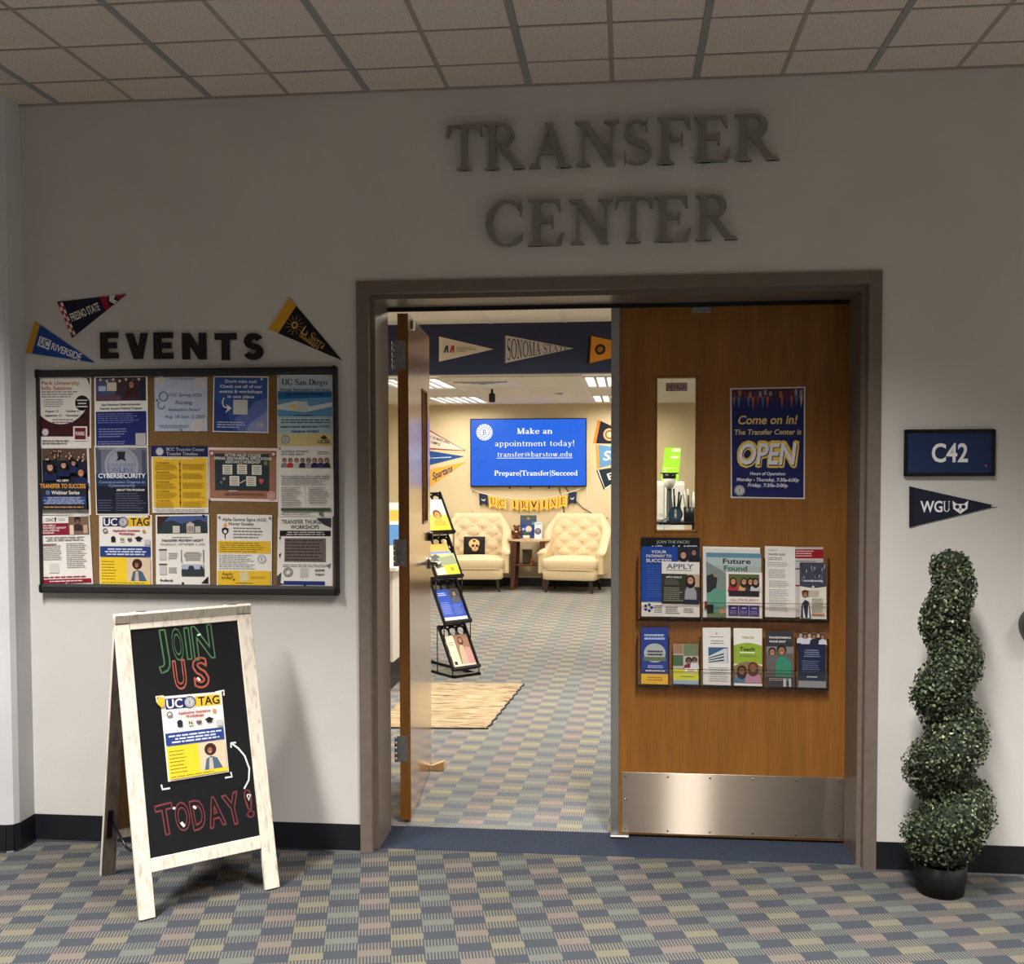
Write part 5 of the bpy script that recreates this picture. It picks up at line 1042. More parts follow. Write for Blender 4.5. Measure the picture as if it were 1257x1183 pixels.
def spine(t):   # t 0 bottom .. 1 top
    z = zlo+(zhi-zlo)*t; ph = 2*PI*(z-pz(1029))/pitch+PI*1.02; rh = .043*(1-.70*t)+(.0 if t > .04 else -.02)
    if t > .9: rh *= max(0, (1-t)/.1)**.5
    tr = .108*(1-t)**.85*.60+.066
    return A3(PX+rh*math.cos(ph)+.006, PYY+rh*math.sin(ph), z), tr
ts = rng.rand(NL)**1.15
for i in range(NL):
    c, tr = spine(ts[i]); d = rng.randn(3); d /= np.linalg.norm(d); d[2] *= .72
    rr = tr*(.80+.24*rng.rand()); q = c+d*rr
    nrm = unit(d+rng.randn(3)*.55); a = unit(np.cross(nrm, rng.randn(3))); b_ = np.cross(nrm, a); L_ = .0050+.0035*rng.rand(); wd = L_*.68
    k = len(vs); lift = nrm*L_*.25
    vs += [q-a*L_, q+b_*wd, q+a*L_+lift*.6, q-b_*wd, q+lift*.4]; fs += [(k, k+1, k+4), (k+1, k+2, k+4), (k+2, k+3, k+4), (k+3, k, k+4)]; x = rng.rand(); m_ = 0 if x < .5 else (1 if x < .965 else 2); ms += [m_]*4
me = bpy.data.meshes.new('foliage'); me.from_pydata([tuple(v-np.array(tp['_o'])) for v in vs], [], fs)
for m_ in leafm: me.materials.append(m_)
me.polygons.foreach_set('material_index', ms); fo = bpy.data.objects.new('foliage', me); COL.objects.link(fo); fo.parent = tp; fo['kind'] = 'stuff'
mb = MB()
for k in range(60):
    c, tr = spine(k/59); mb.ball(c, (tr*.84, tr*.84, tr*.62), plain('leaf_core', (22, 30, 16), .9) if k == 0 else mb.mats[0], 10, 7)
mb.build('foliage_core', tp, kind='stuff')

# ================================================================== ROOM: ceiling fittings
def louvre(x, y):
    t = thing('ceiling_light', (x, y, ZLO), None, 'ceiling light', 'recessed troffers in the room ceiling')
    w, d = .29, .6; mb = MB()
    for a, b in (((-w, -d), (w, -d+.02)), ((-w, d-.02), (w, d)), ((-w, -d), (-w+.02, d)), ((w-.02, -d), (w, d))): mb.box((x+a[0], y+a[1], ZLO-.006), (x+b[0], y+b[1], ZLO+.012), M_white)
    mb.build('light_frame', t)
    MB().box((x-w, y-d, ZLO+.005), (x+w, y+d, ZLO+.013), M_lamp).build('diffuser', t)
    for k in range(5):
        xx = x-w+.02+(2*w-.04)*(k+1)/6; MB().box((xx-.012, y-d+.02, ZLO-.012), (xx+.012, y+d-.02, ZLO+.001), M_steel2, .003).build('louvre_blade', t)
    return t
for (x, y, lb) in ((LX[0], LY[0], 'recessed louvred ceiling light on the left, nearest the navy fascia'), (LX[0], LY[1], 'recessed louvred ceiling light on the left, nearest the screen wall'), (LX[1], LY[0], 'recessed louvred ceiling light on the right, nearest the navy fascia'), (LX[1], LY[1], 'recessed louvred ceiling light on the right, nearest the screen wall')):
    louvre(x, y)['label'] = lb
def vent(x, y, w, d, label, n=4):
    t = thing('air_vent', (x, y, ZLO), label, 'vent'); MB().box((x-w, y-d, ZLO-.004), (x+w, y+d, ZLO+.01), M_white, .003).build('vent_plate', t)
    for k in range(n): q = 1-(k+.5)/n; MB().box((x-w*q, y-d*q, ZLO-.014), (x+w*q, y-d*q+.02, ZLO-.004), M_steel2).build('vent_slat', t)
    return t
vent(-.285, 5.83, .28, .28, 'square air diffuser in the room ceiling beside the left light')
vent(.33, 7.35, .05, .2, 'small grey slot vent in the room ceiling above the screen', 3)
q = P(604, 476, 1, 6.6); t = thing('ceiling_camera', (q[0], 6.6, ZLO), 'small black cylinder device hanging from the room ceiling', 'camera')
MB().tube([A3(q[0], 6.6, ZLO+.01), A3(q[0], 6.6, ZLO-.04)], .012, M_black, 8).build('stem', t); MB().box((q[0]-.03, 6.57, ZLO-.13), (q[0]+.03, 6.63, ZLO-.04), M_black, .01).build('housing', t)
# pennants on the fascia
GF = 'pennants on the navy fascia'
def f1(p):
    for k in range(2): p.poly([(.08+k*.11, .64), (.12+k*.11, .36), (.17+k*.11, .36), (.17+k*.11, .64), (.14+k*.11, .64), (.14+k*.11, .5), (.11+k*.11, .64)], (40, 44, 80) if k == 0 else (160, 40, 48))
    p.text('University of', .32, .42, .07, (110, 96, 96), w=.26, al='l', bold=0); p.text('Massachusetts', .32, .5, .07, (110, 96, 96), w=.36, al='l', bold=0); p.text('Global', .32, .58, .07, (110, 96, 96), w=.16, al='l', bold=0)
pennant((539, 413), (539, 443.8), (606, 428.5), YS, (196, 186, 176), 'off white pennant with red and navy block emblem on fascia', GF, (206, 198, 188), .06, f1)
def f2(p): p.text('SONOMA STATE', .49, .5, .86, (30, 34, 64), w=.88, serif=1, warp=lambda u, v: (u, .5+(v-.5)*(1-u)*.98))
pennant((618, 411), (618, 446), (704, 427.5), YS, (176, 172, 172), 'grey pennant reading SONOMA STATE in the middle of fascia', GF, (60, 64, 100), .03, f2)
def f3(p): p.ell(.2, .5, .19, (26, 22, 20)); p.ell(.2, .5, .10, (150, 100, 30)); p.text('X', .42, .5, .22, (120, 36, 30), serif=0); p.rect(.38, .64, .48, .68, (120, 60, 30))
pennant((722, 411.5), (720, 446.5), (800, 428), YS, (196, 128, 34), 'gold pennant with black round seal, partly behind the closed door', GF, (22, 20, 22), .05, f3)
# pennants on the back wall
GB = 'pennants on the back wall beside the screen'
def g1(p):
    p.line([(0, 0), (1, .5), (0, 1)], .06, (136, 44, 40)); p.text('UNIVERSITY OF MARYLAND', .46, .40, .09, (60, 50, 50), w=.55, rot=0); p.text('GLOBAL CAMPUS', .40, .56, .09, (60, 50, 50), w=.34)
pennant((500, 513), (500, 549), (571, 553), CY, (216, 206, 196), 'white pennant with thin red border left of the screen', GB, None, 0, g1)
def g2(p): p.poly([(.0, .0), (.24, .12), (.28, .5), (.24, .88), (0, 1)], (24, 30, 52)); p.line([(.25, .1), (.29, .5), (.25, .9)], .04, (224, 220, 214)); p.para(.42, .46, .78, .56, 1, (190, 206, 226), ragged=.05); p.ell(.38, .5, .05, (220, 224, 230))
pennant((500, 549), (502, 577), (570, 560), CY, (36, 78, 142), 'blue pennant with white arc, between two others left of screen', GB, None, 0, g2)
def g3(p): p.poly([(0, 0), (.27, .13), (.33, .5), (.27, .86), (0, 1)], (24, 26, 56)); p.ell(.24, .6, .1, (226, 222, 214)); p.text('Spartans', .58, .5, .26, (44, 50, 92), w=.36, slant=.3, rot=0)
pennant((500, 582), (508, 612), (572, 566.5), CY, (222, 170, 70), 'gold pennant reading Spartans, lowest left of the screen', GB, None, 0, g3)
def g4(p): p.ell(.25, .5, .26, (214, 178, 120)); p.ell(.25, .5, .19, (120, 100, 70)); p.ell(.25, .5, .12, (214, 190, 150))
pennant((734, 515), (728, 544), (800, 545), CY, (30, 26, 48), 'dark pennant with tan round seal, highest right of screen', GB, (206, 130, 50), .05, g4)
def g5(p): p.text('SD', .30, .5, .36, (234, 236, 240), w=.34, slant=.25)
pennant((731, 545), (733, 575), (800, 556), CY, (92, 146, 196), 'light blue pennant with white SD, right of the screen', GB, (216, 150, 60), .05, g5)
def g6(p): p.line([(.03, .03), (.03, .97), (.9, .52)], .06, (226, 222, 216)); p.text('EC', .28, .5, .3, (236, 236, 232), w=.28)
pennant((732, 577), (741, 601), (800, 566), CY, (26, 44, 56), 'dark pennant reading EC with white border, lowest right of screen', GB, None, 0, g6)
# television
a, b = P(577, 514, 1, CY-.06), P(720, 597.5, 1, CY-.06)
tv = thing('wall_screen', ((a[0]+b[0])/2, CY-.03, b[2]), 'wall mounted television showing a blue appointment notice', 'television')
MB().box((a[0], CY-.055, b[2]), (b[0], CY-.01, a[2]), M_black, .006).build('casing', tv)
q = .012; qs = [A3(a[0]+q, CY-.057, a[2]-q), A3(b[0]-q, CY-.057, a[2]-q), A3(b[0]-q, CY-.057, b[2]+q*1.4), A3(a[0]+q, CY-.057, b[2]+q*1.4)]
E_blue, E_dk, E_w = emit('screen_blue', lin((36, 104, 226)), 1.05), emit('screen_dark_blue', lin((20, 70, 170)), 1), emit('screen_white', (.95, .97, 1), 1.15)
p_ = qprint(qs, th=.001); p_.step = .0004; p_.sheet(E_blue)
for pts in ([(.04, .34), (.07, .38), (.05, .44), (.02, .47)], [(.05, .74), (.07, .72), (.065, .66), (.12, .62), (.13, .58)], [(.91, .13), (.93, .16), (.96, .13)], [(.86, .16), (.88, .24)], [(.92, .82), (.9, .88)], [(.02, .62), (.05, .66)], [(.12, .9), (.14, .86)]): p_.line(pts, .006, E_dk)
p_.ell(.118, .19, .125, E_w); mb_ = E_blue
for k in range(16):
    an = 2*PI*k/16; p_.ell(.118+.105*math.cos(an)/p_.asp, .19+.105*math.sin(an), .010, E_blue, n=5)
p_.ell(.118, .19, .078, E_blue); p_.ell(.118, .19, .070, E_w); p_.text('B', .118, .19, .085, E_dk, serif=1)
for dx in (-.0016, .0016): p_.text('Make an', .56+dx, .175, .085, E_w, w=.31, serif=1); p_.text('appointment today!', .56, .36, .085, E_w, w=.70, serif=1); p_.text('transfer@barstow.edu', .56, .525, .075, E_w, w=.66, serif=1); p_.rect(.225, .580, .885, .588, E_w)
for dx in (-.0016, .0016): p_.text('Prepare|Transfer|Succeed', .57+dx, .81, .078, E_w, w=.73, serif=1)
p_.build('screen', tv, label='lit blue screen with white serif writing')
mb = MB(); z = b[2]
for x in (.05, .5, .9):
    xx = a[0]+(b[0]-a[0])*x*.4+.45; mb.box((xx, CY-.05, z-.02), (xx+.02, CY-.04, z), M_black)
mb.build('bottom_tab', tv, kind='stuff')
for i, pts in enumerate(([(686, 598), (690, 612), (692, 626), (694, 634)], [(694, 598), (704, 612), (716, 624), (732, 633), (746, 636)])):
    MB().tube([P(x, y, 1, CY-.012) for x, y in pts], .005, M_black, 6).build('screen_cable', label=['black cable hanging straight down under the screen', 'black cable curving right from under the screen'][i], cat='cable', group='cables under the screen')
# flag garland
gl = thing('flag_garland', P(650, 612, 1, CY-.03), 'gold and navy flag garland reading UC IRVINE under the screen', 'garland')
fl = [('', 588, 598.5, 606, 621), ('U', 600, 610.5, 609, 624), ('C', 611.5, 621.5, 611, 626), ('I', 626.5, 636.5, 612.5, 627), ('R', 638.5, 648.5, 613, 627.5), ('V', 650, 661, 613, 627.5), ('I', 663, 673, 612, 627), ('N', 674.5, 685, 610.5, 625.5), ('E', 686, 696.5, 608, 624), ('', 698, 708, 604, 619.5)]
sag = [(579, 600), (592, 605.5), (611, 610), (630, 612), (650, 612.7), (668, 611.5), (686, 608), (702, 603.5), (720, 597)]
MB().tube([P(x, y, 1, CY-.03) for x, y in sag], .004, M_white, 6).build('string', gl)
MB().tube([P(x, y, 1, CY-.012) for x, y in ((579, 600), (577.5, 612), (579.5, 622), (581, 633))], .004, M_white, 6).build('loose_string', gl); MB().tube([P(x, y, 1, CY-.012) for x, y in ((720, 597), (721, 610), (720, 620), (719, 627))], .004, M_white, 6).build('loose_string', gl)
for i, (c, x0_, x1_, y0_, y1_) in enumerate(fl):
    dx = (i-4.5)*-.25; q4 = [P(x, y, 1, CY-.032) for x, y in ((x0_, y0_-dx*.5), (x1_, y0_+dx*.5), (x1_+dx*.6, y1_+dx*.5), (x0_+dx*.6, y1_-dx*.5))]
    p_ = qprint(q4, th=.002); p_.step = .0004; p_.sheet((232, 184, 80) if c else (34, 44, 72), [(0, 0), (1, 0), (1, 1), (.5, .8), (0, 1)], .8)
    if c: p_.text(c, .5, .42, .52, (24, 24, 40), serif=1 if c in 'URNEC' else 0)
    else: p_.poly([(.25, .4), (.45, .5), (.75, .38), (.6, .6), (.3, .56)], (200, 200, 200))
    p_.build('flag', gl, label=('gold flag with dark letter '+c) if c else 'navy flag with white emblem')

# ================================================================== ROOM: armchairs and table
def armchair(cx, cy, rot, label):
    t = thing('armchair', (cx, cy, 0), label, 'armchair', 'cream tufted armchairs'); cr, sr = math.cos(rot), math.sin(rot)
    def M(x, y, z): return A3(cx+x*cr-y*sr, cy+x*sr+y*cr, z)
    # seat cushion: pillowed box
    def cush(u, v, hw, y0, y1, z0, z1, e=.28, cr_=.03):
        th, ph = (u-.5)*2*PI, (v-.5)*PI
        sg = lambda a, e_: math.copysign(abs(a)**e_, a)
        x = sg(math.cos(ph), e)*sg(math.cos(th), e); y = sg(math.cos(ph), e)*sg(math.sin(th), e); z = sg(math.sin(ph), e)
        zz = (z0+z1)/2+z*(z1-z0)/2+(cr_*(1-x*x)*(1-y*y) if z > 0 else 0)
        return M(x*hw, (y0+y1)/2+y*(y1-y0)/2, zz)
    MB().grid(lambda u, v: cush(u, v, .335, -.30, .22, .27, .40, .3), 49, 17, M_fabric).build('seat_cushion', t)
    MB().grid(lambda u, v: cush(u, v, .325, -.285, .26, .145, .29, .22, 0), 49, 13, M_fabric).build('seat_base', t)
    mb = MB(); mb.tube([M(-.31, -.303, .28), M(.31, -.303, .28)], .006, M_fabric, 6); mb.build('piping', t)
    # wrap-around back
    hw, ya, yb_, rc_ = .345, -.17, .27, .11
    path = []
    L1 = yb_-rc_-ya; L2 = rc_*PI/2; L3 = 2*(hw-rc_); tot = 2*L1+2*L2+L3
    def plan(s_):
        d = s_*tot
        if d < L1: return (-hw, ya+d), (-1, 0)
        d -= L1
        if d < L2: an = PI-(d/rc_); return (-hw+rc_+rc_*math.cos(an), yb_-rc_+rc_*math.sin(an)), (math.cos(an), math.sin(an))
        d -= L2
        if d < L3: return (-hw+rc_+d, yb_), (0, 1)
        d -= L3
        if d < L2: an = PI/2-(d/rc_); return (hw-rc_+rc_*math.cos(an), yb_-rc_+rc_*math.sin(an)), (math.cos(an), math.sin(an))
        d -= L2; return (hw, yb_-rc_-d), (1, 0)
    def hgt(s_):
        e = min(s_, 1-s_)*tot; k = min(1, max(0, (e-.02)/(L1+L2*.8-.02))); return .465+.425*k**1.9
    def surf(s_, v, side):
        (x, y), (nx, ny) = plan(s_); h = hgt(s_); z = .22+(h-.22)*v
        k = max(0, (z-.45)/.45); back = max(0, min(1, (min(s_, 1-s_)*tot-L1*.5)/.3)); lean = .05*k*back
        flare = .035*k*k
        th = .045 if side else .045
        tuft = 0
        if side == 0 and z > .42 and back > .6:
            sx = s_*tot/.115; sz = (z-.44)/.085; a_ = sx+sz; b_ = sx-sz
            tuft = .022*(abs(math.sin(a_*PI/2))**.6*abs(math.sin(b_*PI/2))**.6)-.010
        roll = .018*math.exp(-((v-.95)/.07)**2)
        o = (th+roll) if side else -(th+tuft*min(1, (1-v)*8)+.0)
        o += flare
        return M(x+nx*o, y+ny*o+lean, z)
    NU, NV = 110, 34; mb = MB(); vs = []; prof = [(j/(NV-1), 0) for j in range(NV)]+[(1.0, .5)]+[(1-j/(NV-1), 1) for j in range(NV)]
    for i in range(NU):
        s_ = i/(NU-1)
        for v, sd in prof:
            if sd == .5: q = (surf(s_, 1, 0)+surf(s_, 1, 1))/2+A3(0, 0, .022)
            else: q = surf(s_, v, sd)
            vs.append(q)
    n_ = len(prof); fs = [[i*n_+j, (i+1)*n_+j, (i+1)*n_+j+1, i*n_+j+1] for i in range(NU-1) for j in range(n_-1)]
    fs += [[0*n_+j for j in range(n_)], [(NU-1)*n_+j for j in range(n_)][::-1]]
    mb.add(vs, fs, M_fabric, True); mb.build('backrest', t)
    for r_ in range(4):
        for c_ in range(5):
            s_ = (.115*(2*c_+(r_ % 2)) )/tot; s_ = .5+(c_-2+(.5 if r_ % 2 else 0))*.115*1.0/tot*1.0
            zc = .50+r_*.085; h = hgt(s_)
            if zc < h-.05 and abs(s_-.5)*tot < .27:
                q = surf(s_, (zc-.22)/(h-.22), 0); bb = MB(); bb.ball(q, .011, M_fabric, 8, 5); bb.build('button', t)
    for sx, sy in ((-1, -1), (1, -1), (-1, 1), (1, 1)):
        x, y = sx*.25, (-.22 if sy < 0 else .18); mb = MB(); mb.tube([M(x, y, .16), M(x+sx*.03, y+sy*.03, 0)], [.028, .016], M_black if False else plain('black_wood_leg', (20, 16, 15), .4), 4); mb.build('leg', t)
    return t, M
qL = P(591, 724, 2, 0); qR = P(699, 727, 2, 0)
chL, ML = armchair(qL[0]-.06, 8.76, math.radians(5), 'cream tufted armchair with skull pillow, left of side table')
chR, MR = armchair(qR[0]+.04, 8.74, math.radians(-10), 'cream tufted armchair without a pillow, right of side table')
# skull pillow
pc = ML(-.03, .06, .53); t_ = math.radians(16)
def pil(u, v, side):
    x = (u-.5)*.26; z = (.5-v)*.22; b_ = .045*(1-(2*u-1)**4)*(1-(2*v-1)**4)*side
    yy = b_*-1+z*math.sin(t_); q = A3(x, yy, z*math.cos(t_)); cr, sr = math.cos(.09), math.sin(.09)
    return pc+A3(q[0]*cr-q[1]*sr, q[0]*sr+q[1]*cr, q[2])
M_pil = plain('black_pillow_cotton', (24, 22, 24), .9)
mb = MB(); mb.grid(lambda u, v: pil(u, v, 1), 17, 17, M_pil); mb.grid(lambda u, v: pil(u, v, -1), 17, 17, M_pil)
pw = mb.build('pillow', label='small black pillow printed with a tan skull on left armchair', cat='pillow')
sk = Print(lambda u, v: pil(u, v, 1), (0, -1, .2), 1.2); sk.k = 6; SKC = (206, 168, 116); SKD = (30, 24, 22)
N_ = 10
def sell(u, v, ru, rv, c):   # patch that follows the pillow: fan of small pieces
    sk.k += 3
    for a0 in range(0, 360, 30): sk.mb.add([sk.w(u+ru*f_*math.cos(math.radians(a)), v+rv*f_*math.sin(math.radians(a)), .002+sk.k*.00012) for f_, a in ((0, a0), (1, a0), (1, a0+15), (1, a0+30))], [[0, 1, 2, 3]], pm(c))
sell(.5, .38, .25, .26, SKC); sell(.54, .64, .15, .17, SKC); sell(.45, .50, .07, .08, SKD); sell(.63, .50, .06, .08, SKD); sell(.56, .62, .025, .04, SKD)
sk.k += 3
for k in range(5): sk.mb.add([sk.w(.46+k*.04, .70, .008), sk.w(.47+k*.04, .70, .008), sk.w(.47+k*.04, .78, .008), sk.w(.46+k*.04, .78, .008)], [[0, 1, 2, 3]], pm(SKD))
sk.build('skull_print', pw)
# side table
ty = 8.88; a = P(621, 662, 1, ty-.17); b = P(675, 662, 1, ty-.17); zt_ = a[2]
st_ = thing('side_table', ((a[0]+b[0])/2, ty, 0), 'dark wood side table with pale top between the two armchairs', 'table')
tcx = (a[0]+b[0])/2; hw_ = (b[0]-a[0])/2
mb = MB(); mb.prism([A3(tcx+hw_*math.cos(k*PI/12)*(1 if True else 1), ty+.2*math.sin(k*PI/12), zt_-.022) for k in range(24)], (0, 0, .022), noisy('pale_table_top', lin((196, 170, 136)), lin((214, 190, 156)), 12, rough=.35)); mb.build('tabletop', st_)
for x, y in ((-.7, -.12), (.7, -.12), (-.62, .13), (.62, .13)):
    x0_, x1_ = tcx+hw_*x*.92, tcx+hw_*x*1.05
    mb = MB(); mb.hexa([A3(x1_-.022, ty+y-.015, 0), A3(x1_+.022, ty+y-.015, 0), A3(x1_+.022, ty+y+.015, 0), A3(x1_-.022, ty+y+.015, 0)], [A3(x0_-.03, ty+y-.015, zt_-.02), A3(x0_+.03, ty+y-.015, zt_-.02), A3(x0_+.03, ty+y+.015, zt_-.02), A3(x0_-.03, ty+y+.015, zt_-.02)], M_darkwood); mb.build('leg', st_)
zs = P(650, 692.5, 1, ty)[2]; MB().box((tcx-hw_*.72, ty-.13, zs-.01), (tcx+hw_*.72, ty+.13, zs+.01), M_darkwood, .003).build('lower_shelf', st_)
# things on the table
M_bear = noisy('brown_plush', lin((84, 44, 26)), lin((110, 62, 38)), 80, rough=.95)
bx = P(634, 660, 1, ty-.08); zb = zt_; B0 = A3(bx[0], ty-.05, zb)
mb = MB(); bl_ = lambda x, y, z, r: mb.ball(B0+A3(x, y, z), r, M_bear, 12, 8)
bl_(0, 0, .055, (.045, .04, .055)); bl_(0, -.005, .125, .036); bl_(-.028, 0, .155, .014); bl_(.028, 0, .155, .014); bl_(0, -.036, .118, .014); bl_(-.048, -.01, .075, (.016, .018, .034)); bl_(.048, -.01, .075, (.016, .018, .034)); bl_(-.03, -.045, .02, (.02, .036, .02)); bl_(.03, -.045, .02, (.02, .036, .02))
bear = mb.build('teddy_bear', label='brown teddy bear with white ribbon sitting on side table', cat='toy')
mb = MB(); mb.box(B0+A3(-.014, -.052, .082), B0+A3(.014, -.046, .098), M_white, .003); mb.build('ribbon', bear); mb = MB(); mb.ball(B0+A3(0, -.05, .122), .005, M_black, 8, 5); mb.build('nose', bear)
bk = thing('propped_book', (P(648, 645, 1, ty+.1)[0], ty+.10, zt_), 'blue illustrated book standing at the back of side table', 'book')
a, b = P(638.5, 632.5, 1, ty+.08), P(658.5, 655, 1, ty+.08); q4 = [A3(a[0], ty+.10, a[2]), A3(b[0], ty+.10, a[2]), A3(b[0], ty+.06, zt_), A3(a[0], ty+.06, zt_)]
p_ = qprint(q4, th=.014); p_.sheet((48, 70, 120)); p_.rect(.1, .02, .9, .2, (70, 84, 66)); p_.ell(.5, .14, .06, (150, 130, 80)); p_.poly([(.02, .3), (.4, .5), (.98, .35), (.98, .9), (.02, .9)], (36, 56, 120)); p_.ell(.52, .6, .14, (214, 196, 196)); p_.ell(.2, .6, .06, (150, 190, 220)); p_.ell(.8, .35, .06, (90, 150, 120)); p_.build('book_cover', bk)
a, b = P(656, 641, 1, ty-.02), P(665.5, 661, 1, ty-.02); q4 = [A3(a[0], ty+.01, a[2]), A3(b[0], ty+.01, a[2]), A3(b[0], ty-.03, zt_), A3(a[0], ty-.03, zt_)]
p_ = qprint(q4, th=.003); p_.sheet((196, 208, 220)); p_.ell(.45, .55, .2, (90, 86, 104)); p_.ell(.45, .50, .1, (140, 120, 120)); p_.rect(.1, .06, .9, .14, (150, 176, 206)); p_.build('leaflet', label='white leaflet in a clear stand on side table', cat='leaflet')
c = P(646, 660, 1, ty-.12); pt_ = thing('potted_succulent', (c[0], ty-.12, zt_), 'tiny cream pot with green sprig at front of side table', 'plant')
MB().lathe((c[0], ty-.12, zt_), [(.030, 0), (.040, .012), (.042, .045), (.034, .048), (.03, .04)], plain('cream_ceramic', (222, 212, 190), .4), 18).build('pot', pt_)
mb = MB()
for k in range(9):
    an = k*2.4; r_ = .012+.002*k; tip = A3(c[0]+r_*1.5*math.cos(an), ty-.12+r_*1.5*math.sin(an), zt_+.085+.01*(k % 3)); bs = A3(c[0]+r_*.3*math.cos(an), ty-.12+r_*.3*math.sin(an), zt_+.04)
    mb.tube([bs, (bs+tip)/2+A3(0, 0, .004), tip], [.004, .007, .001], plain('sprig_green', (70, 110, 60), .7) if k == 0 else mb.mats[0], 5)
mb.build('sprig', pt_, kind='stuff')
a, b = P(641.5, 674.5, 1, ty), P(653, 689, 1, ty); fr_ = thing('photo_frame', ((a[0]+b[0])/2, ty, zs+.01), 'clear square frame on the lower shelf of side table', 'frame')
MB().box((a[0], ty-.004, zs+.01), (b[0], ty+.004, a[2]), M_acr2, .002).build('clear_block', fr_); MB().box((a[0]-.006, ty+.004, zs+.01), (b[0]+.006, ty+.01, a[2]+.006), plain('grey_backing', (150, 146, 130), .5), .002).build('backing', fr_)
c = P(652.5, 690, 1, ty-.08); mb = MB(); G_ = plain('bronze_figurine', (150, 96, 52), .35, .6); B1 = A3(c[0], ty-.08, zs+.01)
mb.lathe(B1, [(.03, 0), (.028, .01), (.012, .016)], G_, 12); mb.ball(B1+A3(0, 0, .04), (.016, .014, .028), G_, 10, 7); mb.ball(B1+A3(.004, -.004, .082), .013, G_, 10, 7); mb.tube([B1+A3(.012, 0, .05), B1+A3(.034, -.006, .03), B1+A3(.03, -.01, .005)], .006, G_, 6)
mb.build('figurine', label='small bronze seated figurine on the lower shelf', cat='figurine')

# ================================================================== ROOM: brochure stand, rug, wedge, desk
c0 = P(557, 833, 2, 0); c1_ = P(590.5, 828, 2, 0); e_ = unit(c1_-c0); wS = np.linalg.norm(c1_-c0); bk_ = A3(-e_[1], e_[0], 0)
def RS(a, s_, z): return c0+e_*a+bk_*s_+A3(0, 0, z)
bs = thing('brochure_stand', c0+e_*wS/2+bk_*.2, 'black wire tiered brochure stand half hidden behind the open door', 'stand')
mb = MB(); mb.box((0, 0, 0), (wS, .03, .02), M_blackm, .003, M=RS).box((0, .0, 0), (.03, .62, .02), M_blackm, .003, M=RS).box((wS-.03, 0, 0), (wS, .62, .02), M_blackm, .003, M=RS).box((0, .59, 0), (wS, .62, .02), M_blackm, .003, M=RS); mb.build('base_frame', bs)
def tier(k):
    s0, z0_ = .02+.103*k, .045+.315*k; sl = A3(0, .19, .30); L_ = np.linalg.norm(sl); su = sl/L_; sn = A3(0, -su[2], su[1])
    def T(a, h, o): return RS(a, s0+su[1]*h+sn[1]*o, z0_+su[2]*h+sn[2]*o)
    tr = MB()
    for a in (0, wS-.014): tr.box((a, 0, -.002), (a+.014, L_, .022), M_blackm, .002, M=T)
    tr.box((0, 0, 0), (wS, .006, .03), M_blackm, .001, M=T); tr.box((0, 0, .026), (wS, .022, .03), M_blackm, .001, M=T); tr.box((0, L_-.012, -.002), (wS, L_, .01), M_blackm, .001, M=T)
    tray = tr.build('tray_frame', bs)
    pl = MB(); nc, nr = 3, 4; x0_, x1_ = .014, wS-.014; cw, chh = (x1_-x0_)/nc, (L_-.012)/nr
    for i in range(nc):
        for j in range(nr):
            cx_, cy_ = x0_+cw*(i+.5), chh*(j+.5); vs = []; fs = []
            for q in range(16):
                an = 2*PI*(q+.5)/16; ca, sa = math.cos(an), math.sin(an); m_ = max(abs(ca), abs(sa)); r_ = min(cw, chh)*.40
                vs += [T(cx_+cw/2*ca/m_, cy_+chh/2*sa/m_, 0), T(cx_+r_*ca, cy_+r_*sa, 0), T(cx_+cw/2*ca/m_, cy_+chh/2*sa/m_, .002), T(cx_+r_*ca, cy_+r_*sa, .002)]
            for q in range(16):
                w_ = (q+1) % 16; fs += [[4*q, 4*w_, 4*w_+1, 4*q+1], [4*q+2, 4*q+3, 4*w_+3, 4*w_+2], [4*q+1, 4*w_+1, 4*w_+3, 4*q+3]]
            pl.add(vs, fs, M_blackm)
    pl.build('perforated_panel', tray)
    for a in (.004, wS-.004):
        zb_ = max(0.01, z0_-.315+ (.103/.19*.30 if k else 0))
        MB().tube([RS(a, s0, z0_), RS(a, s0, .01 if k == 0 else zb_)], .004, M_blackm, 6).build('post', bs)
        MB().tube([T(a, L_, 0), RS(a, s0+.19, max(.01, z0_+.30-.45))], .004, M_blackm, 6).build('post', bs)
    return T, L_, sn
TI = [tier(k) for k in range(4)]
def mag(k, a0, a1, h0, h1, o, label, bg, art):
    T, L_, sn = TI[k]; q4 = [T(a0*wS, h1*L_, o), T(a1*wS, h1*L_, o), T(a1*wS, h0*L_, o), T(a0*wS, h0*L_, o)]
    n_ = unit(e_*0+bk_*sn[1]+A3(0, 0, sn[2])); p_ = qprint(q4, n_, .004); p_.sheet(bg, rough=.3); art(p_); return p_.build('magazine', label=label, cat='magazine', group='magazines on the wire stand')
def m0(p): p.rect(0, 0, .36, 1, (226, 216, 196)); p.para(.06, .2, .3, .34, 2, (200, 130, 80)); p.rect(.36, 0, 1, .94, (150, 116, 96)); p.poly([(.4, .94), (.46, .5), (.6, .2), (.72, .5), (.7, .94)], (196, 176, 150)); p.poly([(.7, .94), (.75, .4), (.95, .45), (1, .94)], (200, 150, 150)); p.head(.62, .18, .08, (160, 120, 96), (80, 50, 36), (160, 130, 100), 1, body=0); p.rect(.06, .84, .18, .94, DK)
def m1(p): p.rect(0, .5, .48, .88, (64, 90, 190)); p.para(.06, .1, .45, .22, 2, (190, 200, 230)); p.para(.06, .4, .45, .8, 7, (120, 140, 210)); p.poly([(.5, .0), (1, .0), (1, .4), (.6, .45)], (60, 60, 70)); p.head(.76, .16, .08, (130, 110, 100), (20, 20, 24), (80, 80, 90)); p.para(.54, .5, .95, .85, 7, (110, 130, 206)); p.rect(0, .9, 1, 1, (226, 226, 230))
